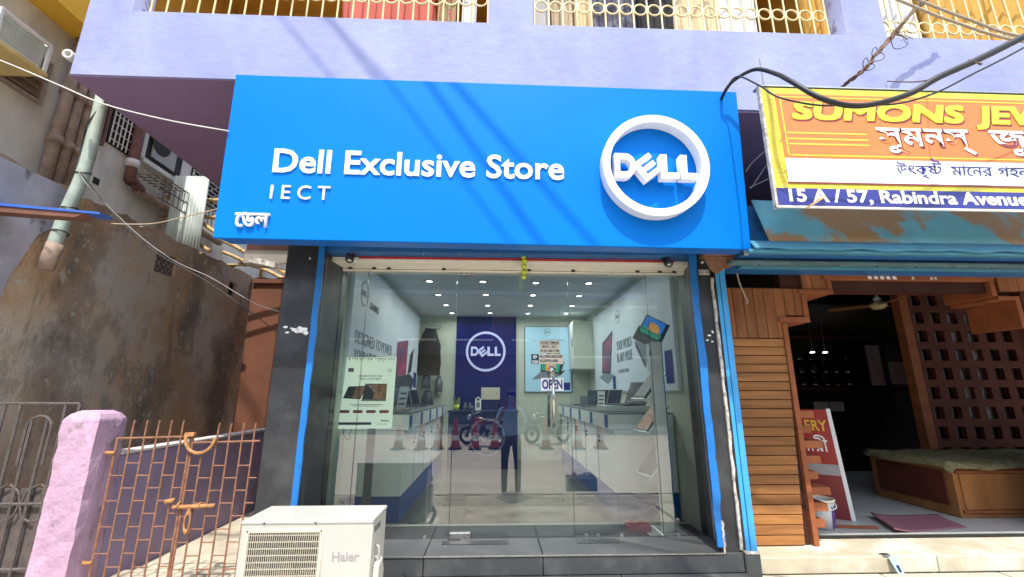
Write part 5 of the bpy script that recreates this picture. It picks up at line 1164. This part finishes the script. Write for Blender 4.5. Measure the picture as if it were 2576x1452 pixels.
# brick-pattern grille high up
bg = gbx('jali', 2.42, 3.6, 4.70, 5.5, 'dark_void', .02)
k = 0
for j in range(11):
    for i in range(7):
        y = 2.42 + i*.18 + (.09 if j % 2 else 0)
        if y + .15 < 3.62: MB().box((GX+.021, y+.012, 4.715+j*.072), (GX+.045, y+.028, 4.715+j*.072+.072)).build('jali_piece', 'board_grey', bg)
    MB().box((GX+.0215, 2.42, 4.708+j*.072), (GX+.046, 3.6, 4.722+j*.072)).build('jali_piece', 'board_grey', bg)
# yellow balcony overhead
yb = thing('yellow_balcony', (-4.5, .2, 5.6), 'deep yellow balcony jutting from the grey building at upper left', 'balcony')
MB().box((GX+.002, -2.5, 5.55), (-4.45, .75, 5.60)).build('balcony_underside', 'yellow_wing', yb); MB().box((-4.52, -2.5, 5.601), (-4.45, .75, 6.8)).build('balcony_parapet', 'yellow_wing', yb); MB().box((GX+.002, .68, 5.601), (-4.521, .75, 6.8)).build('balcony_end', 'yellow_wing', yb)
# old window air conditioner in a frame
ac2 = thing('window_air_conditioner', (-4.5, -.55, 4.7), 'old box air conditioner in a white frame on the grey building', 'air conditioner')
A0 = (GX+.002, -.66, 4.62); A1 = (GX+.48, -.28, 4.88)
box('casing', A0, A1, 'galvanised', ac2); box('tray', (GX+.002, -.70, 4.58), (GX+.52, -.24, 4.615), 'tan_card', ac2)
fb = MB()
for (y, z) in ((-.68, 4.61), (-.26, 4.61), (-.68, 4.90), (-.26, 4.90)): fb.box((GX+.01, y-.012, z-.012), (GX+.51, y+.012, z+.012))
for x in (GX+.50,):
    for y in (-.68, -.26): fb.box((x-.012, y-.0125, 4.61), (x+.012, y+.0125, 4.90))
    for z in (4.61, 4.90): fb.box((x-.0125, -.68, z-.0125), (x+.0125, -.26, z+.0125))
fb.build('bracket_frame', 'white_coping', ac2)
for i in range(9): box('louvre', (A1[0]+.001, -.64, 4.64+i*.025), (A1[0]+.008, -.30, 4.65+i*.025), 'concrete_grey', ac2)
for i in range(3): box('side_vent', (GX+.30, A0[1]-.006, 4.64+i*.08), (GX+.42, A0[1]-.001, 4.70+i*.08), 'dark_void', ac2)
# ---- things beyond the alley: corrugated sheet, bamboo, rear building
cs = MB(); n = 44
cs.grid(n, 2, lambda u, v: (-4.60 + .49*u + .05*(1-v), 1.93 + .012*math.sin(u*11*6.283), 3.3 + 1.415*v))
tag(cs.build('corrugated_sheet', 'galvanised', None, True, solid=.003), 'upright corrugated iron sheet standing above the stained wall', 'sheet')
def bamboo(p0, p1, r, label):
    p0, p1 = Vector(p0), Vector(p1); L = (p1-p0).length; b = MB()
    pts = [p0 + (p1-p0)*t/8 + Vector((0, 0, .008*math.sin(t*1.7))) for t in range(9)]
    b.tube(pts, r, 8, 2)
    for k in range(1, int(L/.32)+1):
        t = k*.32/L
        if t < .98: b.cyl(p0.lerp(p1, t-.006), p0.lerp(p1, t+.006), r*1.22, n=8)
    return tag(b.build('bamboo_pole', 'bamboo', None, True), label, 'bamboo pole', 'bamboo scaffold behind the wall')
for a, b, r, l in (((-4.72, 2.02, 4.43), (-3.2, 2.3, 4.46), .030, 'upper level bamboo pole behind the corrugated sheet'), ((-4.70, 2.02, 4.16), (-3.2, 2.3, 4.20), .026, 'lower level bamboo pole behind the corrugated sheet'),
                   ((-4.72, 2.04, 4.44), (-3.9, 2.04, 3.86), .030, 'sloping bamboo pole starting left of the corrugated sheet, upper'), ((-4.70, 2.04, 4.12), (-4.0, 2.04, 3.62), .030, 'sloping bamboo pole starting left of the corrugated sheet, lower'),
                   ((-4.66, 2.10, 4.30), (-4.67, 2.10, 3.2), .036, 'upright bamboo post left of the corrugated sheet'), ((-4.70, 3.4, 4.25), (-3.3, 3.55, 3.55), .034, 'long sloping bamboo pole under the sign, upper'),
                   ((-4.70, 3.4, 4.06), (-3.4, 3.5, 3.52), .030, 'long sloping bamboo pole under the sign, lower'), ((-4.60, 3.5, 3.80), (-3.7, 3.5, 4.25), .026, 'bamboo pole crossing the sloping ones under the sign'),
                   ((-4.65, 3.45, 3.84), (-3.0, 3.5, 3.86), .022, 'thin level bamboo pole under the sign, lower'), ((-4.3, 3.55, 4.05), (-3.0, 3.5, 4.07), .022, 'thin level bamboo pole under the sign, upper'), ((-4.12, 3.6, 3.3), (-4.10, 3.6, 4.5), .032, 'upright bamboo post behind the sloping poles')):
    bamboo(a, b, r, l)
tag(MB().grid(14, 6, lambda u, v: (-3.55 + .55*u, 3.18 + .15*v, 3.53 + .05*math.sin(u*9+v*3)+.03*v)).build('red_rag', 'red_rag', None, True, solid=.006), 'crumpled red rag lying on top of the alley end wall', 'rag')
rbld = thing('rear_building', (-3, 8, 0), 'pale brown building seen through the bamboo behind the alley', 'building')
box('wall', (-9, 7.5, 0), (2, 9, 9), 'concrete_back', rbld)
for i in range(5):
    w = box('window', (-7.6 + i*1.3, 7.45, 3.9), (-7.0 + i*1.3, 7.499, 4.9), 'dark_void', rbld); box('frame', (-7.66 + i*1.3, 7.44, 4.9), (-6.94 + i*1.3, 7.499, 4.97), 'white_coping', w)
# ================================================================== OUTDOOR AIR CONDITIONER
ac = thing('outdoor_air_conditioner', (-1.03, -1.05, .43), 'white outdoor air conditioner unit with slotted grille in front of the shop', 'air conditioner')
AX0, AX1, AY0, AY1, AZ0, AZ1 = -1.386, -.676, -1.20, -.88, .455, .990
def front_panel():
    gx0, gx1, gz0, gz1 = AX0+.03, AX0+.445, AZ0+.05, AZ1-.022
    shape2d([rect(AX0, AZ0, AX1, AZ1), rect(gx0+.012, gz0+.012, gx1-.012, gz1-.012)], front(0, AY0+.012, 0), .012, 'front_panel', 'ac_white', ac, bevel=.003)
    shape2d([rect(gx0, gz0, gx1, gz1), rect(gx0+.014, gz0+.014, gx1-.014, gz1-.014)], front(0, AY0-.001, 0), .010, 'grille_frame', 'ac_grille', ac, bevel=.002)
    vb = MB()
    n = 34
    for i in range(n): 
        x = gx0+.014 + (gx1-gx0-.028)*(i+.5)/n; MB().box((x-.0013, AY0-.012, gz0+.010), (x+.0013, AY0-.006, gz1-.010)).build('grille_bar', 'ac_grille', ac)
    n = 13
    for i in range(n):
        z = gz0+.014 + (gz1-gz0-.028)*(i+.5)/n; MB().box((gx0+.010, AY0-.0055, z-.0024), (gx1-.010, AY0+.002, z+.0024)).build('grille_bar', 'ac_grille', ac)
    return (gx0+gx1)/2, (gz0+gz1)/2
gcx, gcz = front_panel()
box('casing_side', (AX1-.012, AY0+.0125, AZ0), (AX1, AY1, AZ1), 'ac_side', ac); box('casing_side', (AX0, AY0+.0125, AZ0), (AX0+.012, AY1, AZ1), 'ac_white', ac); box('casing_back', (AX0+.0125, AY1-.012, AZ0), (AX1-.0125, AY1, AZ1), 'ac_side', ac); box('casing_floor', (AX0+.0125, AY0+.013, AZ0), (AX1-.0125, AY1-.0125, AZ0+.012), 'ac_side', ac)
MB().prism([(AX0-.008, AY0-.008), (AX1+.006, AY0-.008), (AX1+.006, AY1+.008), (AX0-.008, AY1+.008)], T(0, 0, AZ1+.0005), .022).build('top_panel', 'ac_white', ac, bevel=.008)
for x in (AX0+.12, AX0+.40): MB().cyl((x, AY0-.012, AZ1+.010), (x, AY0-.008, AZ1+.010), .005, n=8).build('screw', 'dark_metal', ac)
for (x, z) in ((AX0+.036, AZ1-.03), (AX0+.437, AZ1-.03)): MB().cyl((x, AY0-.016, z), (x, AY0-.008, z), .004, n=8).build('screw', 'dark_metal', ac)
box('inner_divider', (AX0+.452, AY0+.013, AZ0+.013), (AX0+.456, AY1-.013, AZ1-.001), 'ac_coil', ac)
fan = MB().cyl((gcx, AY0+.05, gcz), (gcx, AY0+.11, gcz), .05, n=18).build('fan_hub', 'fan_grey', ac)
for k in range(3):
    b = MB(); b.grid(6, 6, lambda u, v: Matrix.Translation((gcx, AY0+.08, gcz)) @ Matrix.Rotation(R(120*k+35), 4, 'Y') @ Vector(((.05+.14*u)*math.cos((v-.5)*1.3), (v-.5)*.06, (.05+.14*u)*math.sin((v-.5)*1.3)))); b.build('fan_blade', 'fan_grey', fan, True, solid=.003)
shape2d([rect(AX0+.012, AZ0+.012, AX0+.452, AZ1-.001), circle(gcx, gcz, .202, 40)], front(0, AY0+.045, 0), .004, 'fan_shroud', 'fan_grey', ac)
text('Haier', front(AX0+.505, AY0-.0035, .806), 'haier_grey', ac, width=.145, height=.046, extrude=.0006, bold=.012)
MB().tube([(AX1+.001, -1.10, .85), (AX1+.02, -1.10, .845), (AX1+.022, -1.10, .80), (AX1+.001, -1.10, .79)], .006, 6, 3).build('side_handle', 'ac_white', ac, True)
MB().prism([(-1.16, .50), (-1.02, .50), (-1.00, .70), (-1.05, .78), (-1.13, .76)], frame((AX1+.001, 0, 0), (0, 1, 0), (1, 0, 0)), .035).build('valve_cover', 'ac_side', ac, bevel=.008)
MB().tube([(AX1+.03, -1.08, .56), (AX1+.07, -1.05, .50), (AX1+.06, -.9, .46), (AX1+.05, -.45, .46)], .018, 8, 5).build('pipe_lagging', 'rubber', ac, True)
for i in range(4): box('side_slot', (AX1+.0005, -1.14+.035*i, .93), (AX1+.002, -1.125+.035*i, .96), 'dark_void', ac)
for x in (AX0+.10, AX1-.16): box('foot', (x, AY0-.03, .385), (x+.06, AY1+.03, .4545), 'rubber', ac, .004)
bs = tag(box('concrete_block', (-1.50, -1.32, .372), (-.58, -.84, .3845), 'concrete_grey'), 'flat concrete pad under the outdoor air conditioner', 'pad')

# ================================================================== ACROSS THE STREET (seen mirrored in the shop glass)
cone_parts = []
def cone(x, y, lab, first=[None]):
    t = thing('traffic_cone', (x, y, 0), lab, 'traffic cone', 'traffic cones along the road')
    if first[0] is None:
        a = MB().box((-.20, -.20, .001), (.20, .20, .045)).mesh('base', 'rubber'); b = MB().lathe([(.155, .045), (.13, .20), (.125, .235)], T(0, 0, 0), 20).mesh('lower_body', 'cone_red', True)
        c = MB().lathe([(.125, .235), (.095, .45), (.068, .66), (.040, .90), (.034, .92), (0, .92)], T(0, 0, 0), 20).mesh('upper_body', 'cone_red', True); d = MB().lathe([(.1225, .27), (.103, .42)], T(0, 0, 0), 20).mesh('white_sleeve', 'cone_white', True)
        first[0] = (('base', a), ('lower_body', b), ('upper_body', c), ('white_sleeve', d))
    for nm, me in first[0]:
        o = bpy.data.objects.new(nm, me); COL.objects.link(o); o.parent = t; o.rotation_euler.z = 0
for i, (x, nm) in enumerate(((-3.0, 'first'), (-2.28, 'second'), (-1.78, 'third'), (-1.22, 'fourth'), (-.60, 'fifth'), (.02, 'sixth'), (1.65, 'seventh'), (2.66, 'eighth'), (3.4, 'ninth'))):
    cone(x, -10.6 + .06*math.sin(i*2.1), f'red traffic cone mirrored in the shop glass, {nm} from the left')
def motorbike(x, y, rz, paint, label):
    t = thing('motorcycle', (x, y, 0), label, 'motorcycle', 'motorcycles parked across the road'); M = rot(x, y, 0, rz)
    for dx in (-.62, .62):
        w = MB().torus(M @ frame((dx, 0, .30), (1, 0, 0), (0, -1, 0)), .255, .045, 28, 8).build('tyre', 'rubber', t, True)
        s = MB(); s.torus(M @ frame((dx, 0, .30), (1, 0, 0), (0, -1, 0)), .20, .012, 24, 5); s.cyl(M @ Vector((dx, -.05, .3)), M @ Vector((dx, .05, .3)), .05, n=12)
        for k in range(8): s.cyl(M @ Vector((dx, 0, .3)), M @ Vector((dx + .2*math.cos(k*.785), 0, .3 + .2*math.sin(k*.785))), .006, n=4)
        s.build('rim', 'dark_metal', w)
    e = MB(); e.obox(M @ T(-.02, 0, .40), .34, .24, .26); e.obox(M @ T(.05, 0, .56) @ Matrix.Rotation(R(20), 4, 'Y'), .16, .18, .16); e.build('engine', 'dark_metal', t, bevel=.02)
    fr_ = MB()
    for s in (-1, 1):
        fr_.tube([M @ Vector(p) for p in ((.62, .07*s, .30), (.50, .08*s, .66), (.38, .09*s, .98))], .020, 8, 2); fr_.tube([M @ Vector(p) for p in ((-.62, .08*s, .30), (-.30, .09*s, .36), (.10, .09*s, .42))], .018, 8, 2); fr_.tube([M @ Vector(p) for p in ((-.62, .09*s, .32), (-.55, .10*s, .62))], .022, 8)
    fr_.build('frame', 'dark_metal', t, True)
    MB().lathe([(0, -.30), (.08, -.28), (.145, -.12), (.16, .06), (.12, .24), (0, .28)], M @ T(.10, 0, .78) @ Matrix.Rotation(R(80), 4, 'Y') @ Matrix.Diagonal((.85, 1, 1, 1)), 18).build('fuel_tank', paint, t, True)
    MB().grid(14, 9, lambda u, v: M @ Vector((-.10 - .72*u, (v-.5)*.30*(1-.25*u), .80 + .05*u - .10*(2*v-1)**2 + .06*max(0, u-.6)))).build('saddle', 'black_plastic', t, True, solid=.07)
    MB().obox(M @ T(-.62, 0, .72) @ Matrix.Rotation(R(-12), 4, 'Y'), .34, .14, .10).build('tail_fairing', paint, t, bevel=.03)
    MB().tube([M @ Vector(p) for p in ((.28, -.38, 1.04), (.33, -.22, 1.06), (.40, 0, 1.0), (.33, .22, 1.06), (.28, .38, 1.04))], .015, 8, 4).build('handlebar', 'silver', t, True)
    MB().lathe([(0, .0), (.09, .02), (.10, .09), (.06, .14), (0, .15)], M @ T(.46, 0, .90) @ Matrix.Rotation(R(90), 4, 'Y'), 18).build('headlight', 'silver', t, True)
    for s in (-1, 1):
        mr = MB(); mr.cyl(M @ Vector((.32, .28*s, 1.06)), M @ Vector((.30, .34*s, 1.24)), .007, n=6); mr.lathe([(0, 0), (.05, .004), (.055, .02), (0, .03)], M @ T(.29, .36*s, 1.26) @ Matrix.Rotation(R(-90), 4, 'Y'), 14); mr.build('mirror', 'chrome', t, True)
        fdr = None
    MB().grid(12, 4, lambda u, v: M @ Vector((.62 + .31*math.cos(R(30+120*u)), (v-.5)*.12, .30 + .31*math.sin(R(30+120*u))))).build('mudguard', paint, t, True, solid=.008)
    MB().tube([M @ Vector(p) for p in ((.05, -.14, .34), (-.2, -.16, .26), (-.80, -.17, .33))], .035, 10, 3).build('exhaust', 'chrome', t, True)
motorbike(-.35, -11.6, 200, 'bike_red', 'dark red motorcycle mirrored in the glass left of the person'); motorbike(1.9, -12.2, 160, 'bike_blue', 'dark blue motorcycle mirrored in the glass right of the person')
struct(box('far_kerb', (-45, -17.4, -.2), (45, -17.1, .16), 'cone_white')); struct(box('far_pavement', (-45, -20, -.2), (45, -17.402, .15), 'alley_concrete'))
def far_block(x0, x1, h, m, floors, bays, label):
    t = thing('street_building', ((x0+x1)/2, -20, 0), label, 'building', 'buildings across the street'); box('wall', (x0, -26, 0), (x1, -20.01, h), m, t); fh = h/floors
    for f in range(floors):
        for b in range(bays):
            bw = (x1-x0)/bays; xa = x0 + b*bw + bw*.2; xb = x0 + (b+1)*bw - bw*.2
            if f == 0: s = box('shutter', (xa-.3, -20.0, .16), (xb+.3, -19.96, 2.6), 'shutter_grey', t)
            else:
                w = box('window', (xa, -20.0, f*fh+.9), (xb, -19.97, f*fh+2.2), 'window_dark', t); box('sill', (xa-.1, -19.999, f*fh+.8), (xb+.1, -19.85, f*fh+.895), 'cone_white', w)
        if f: box('balcony_band', (x0, -19.999, f*fh), (x1, -19.3, f*fh+.15), m, t)
far_block(-26, -9, 8.2, 'opp_wall', 3, 5, 'grey three storey building across the street, mirrored at the left'); far_block(-8.9, 3.5, 7.4, 'opp_wall_c', 2, 4, 'ochre two storey building across the street, mirrored at the centre'); far_block(3.6, 20, 8.4, 'opp_wall_b', 3, 5, 'pale green three storey building across the street, mirrored at the right')

pc = thing('rubble_box', (1.52, -4.15, 0), 'dark box heaped with rubble at the kerb, mirrored in the right glass', 'box')
box('box_body', (1.27, -4.35, .0), (1.77, -4.03, .30), 'granite_black', pc, .01)
for k in range(16): MB().obox(rot(random.uniform(1.32, 1.72), random.uniform(-4.30, -4.08), .315 + random.uniform(0, .03), random.uniform(0, 90), random.uniform(-20, 20)), random.uniform(.03, .08), random.uniform(.03, .06), random.uniform(.02, .05)).build('rubble_piece', random.choice(['concrete_grey', 'granite_black', 'board_grey']), pc)
# ---- the person taking the picture (seen mirrored in the glass)
pe = thing('person', (.30, -4.20, 0), 'person in blue shirt and dark trousers holding up a phone, mirrored in the glass', 'person')
def person():
    ox, oy = .30, -4.20
    J = {'pelvis': (0, 0, .96), 'belly': (0, .005, 1.10), 'chest': (0, -.01, 1.30), 'upchest': (0, -.015, 1.42), 'neck': (0, 0, 1.50), 'headb': (0, .015, 1.565), 'headm': (0, .02, 1.65), 'headt': (0, .01, 1.73)}
    E = [('pelvis', 'belly'), ('belly', 'chest'), ('chest', 'upchest'), ('upchest', 'neck'), ('neck', 'headb'), ('headb', 'headm'), ('headm', 'headt')]
    rad = {'pelvis': (.155, .11), 'belly': (.15, .105), 'chest': (.17, .115), 'upchest': (.13, .09), 'neck': (.055, .055), 'headb': (.062, .075), 'headm': (.078, .095), 'headt': (.055, .065)}
    for s, n in ((-1, 'l'), (1, 'r')):
        P = {'sh': (.17*s, -.015, 1.40), 'el': (.255*s, .09, 1.20), 'wr': (.11*s-.02, .20, 1.44), 'hand': (.075*s-.02, .225, 1.50), 'hip': (.095*s, 0, .88), 'kn': (.105*s+.01*s, .02, .50), 'an': (.10*s+.02*s, -.01, .10), 'heel': (.10*s+.02*s, -.03, .045), 'toe': (.12*s+.03*s, .15, .04)}
        Rr = {'sh': (.062, .062), 'el': (.045, .045), 'wr': (.028, .030), 'hand': (.034, .026), 'hip': (.092, .095), 'kn': (.066, .068), 'an': (.048, .052), 'heel': (.042, .045), 'toe': (.042, .028)}
        for k in P: J[n+k] = P[k]; rad[n+k] = Rr[k]
        E += [('upchest', n+'sh'), (n+'sh', n+'el'), (n+'el', n+'wr'), (n+'wr', n+'hand'), ('pelvis', n+'hip'), (n+'hip', n+'kn'), (n+'kn', n+'an'), (n+'an', n+'heel'), (n+'heel', n+'toe')]
        for f in range(5):
            b = (.075*s-.02, .232, 1.53); L = (.040, .050, .055, .050, .040)[f]
            if f == 0: p1 = (b[0]-.030*s, b[1]+.01, 1.515); p2 = (b[0]-.048*s, b[1]+.012, 1.535)
            else: p1 = (b[0]+.012*s, b[1]+.012, 1.49+.021*f); p2 = (b[0]-.015*s, b[1]+.026, 1.492+.021*f)
            J[f'{n}f{f}a'] = p1; J[f'{n}f{f}b'] = p2; rad[f'{n}f{f}a'] = (.010, .010); rad[f'{n}f{f}b'] = (.008, .008); E += [(n+'hand', f'{n}f{f}a'), (f'{n}f{f}a', f'{n}f{f}b')]
    keys = list(J); idx = {k: i for i, k in enumerate(keys)}
    me = bpy.data.meshes.new('body'); me.from_pydata([(J[k][0]+ox, J[k][1]+oy, J[k][2]) for k in keys], [(idx[a], idx[b]) for a, b in E], [])
    o = bpy.data.objects.new('body', me); COL.objects.link(o)
    md = o.modifiers.new('skin', 'SKIN'); md.use_smooth_shade = True; sd = o.modifiers.new('sub', 'SUBSURF'); sd.levels = sd.render_levels = 2
    for k in keys: me.skin_vertices[0].data[idx[k]].radius = rad[k]
    me.skin_vertices[0].data[idx['pelvis']].use_root = True
    bpy.context.view_layer.update()
    m2 = bpy.data.meshes.new_from_object(o.evaluated_get(bpy.context.evaluated_depsgraph_get())); bpy.data.objects.remove(o)
    m2.materials.clear()
    for m in ('skin', 'shirt_blue', 'trouser', 'shoe'): m2.materials.append(MATS[m])
    for p in m2.polygons:
        x, y, z = p.center; x -= ox; y -= oy; p.use_smooth = True
        if z < .095: k = 3
        elif z < .98: k = 2
        elif z > 1.475 and abs(x) < .13 and y < .14: k = 0
        elif y > .14: k = 0
        else: k = 1
        p.material_index = k
    o = bpy.data.objects.new('body', m2); COL.objects.link(o); o.parent = pe; o.matrix_parent_inverse = WORLD(pe).inverted()
    H = T(ox, oy+.02, 1.655)
    hr = MB()
    hr.lathe([(.100, -.03), (.104, .02), (.095, .065), (.065, .098), (0, .108)], H @ T(0, -.012, 0) @ Matrix.Rotation(R(14), 4, 'X') @ Matrix.Diagonal((.90, 1.1, 1, 1)), 20); hr.build('hair', 'hair', pe, True)
    for s in (-1, 1):
        MB().lathe([(0, -.012), (.011, 0), (0, .012)], H @ T(.032*s, .092, .0), 10).build('eye', 'print_white', pe, True); MB().lathe([(0, 0), (.03, .004), (.028, .012), (0, .014)], H @ T(.078*s, -.005, -.01) @ Matrix.Rotation(R(90*s), 4, 'Y') @ Matrix.Diagonal((1, .6, 1, 1)), 12).build('ear', 'skin', pe, True)
    MB().tube([H @ Vector((0, .095, .01)), H @ Vector((0, .112, -.025)), H @ Vector((0, .100, -.036))], .010, 8, 3).build('nose', 'skin', pe, True); MB().tube([H @ Vector((-.022, .094, -.062)), H @ Vector((0, .100, -.064)), H @ Vector((.022, .094, -.062))], .005, 6, 3).build('mouth', 'wood_frame', pe)
    MB().box((ox-.16, oy-.12, .965), (ox-.159, oy-.119, .966))
person()
ph = thing('phone', (.28, -3.955, 1.58), 'blue cased phone held up by the person, mirrored in the glass', 'phone')
box('phone_body', (.24, -3.962, 1.49), (.322, -3.953, 1.655), 'phone_case', ph, .006); MB().cyl((.256, -3.953, 1.635), (.256, -3.951, 1.635), .008, n=12).build('lens', 'screen_black', ph)
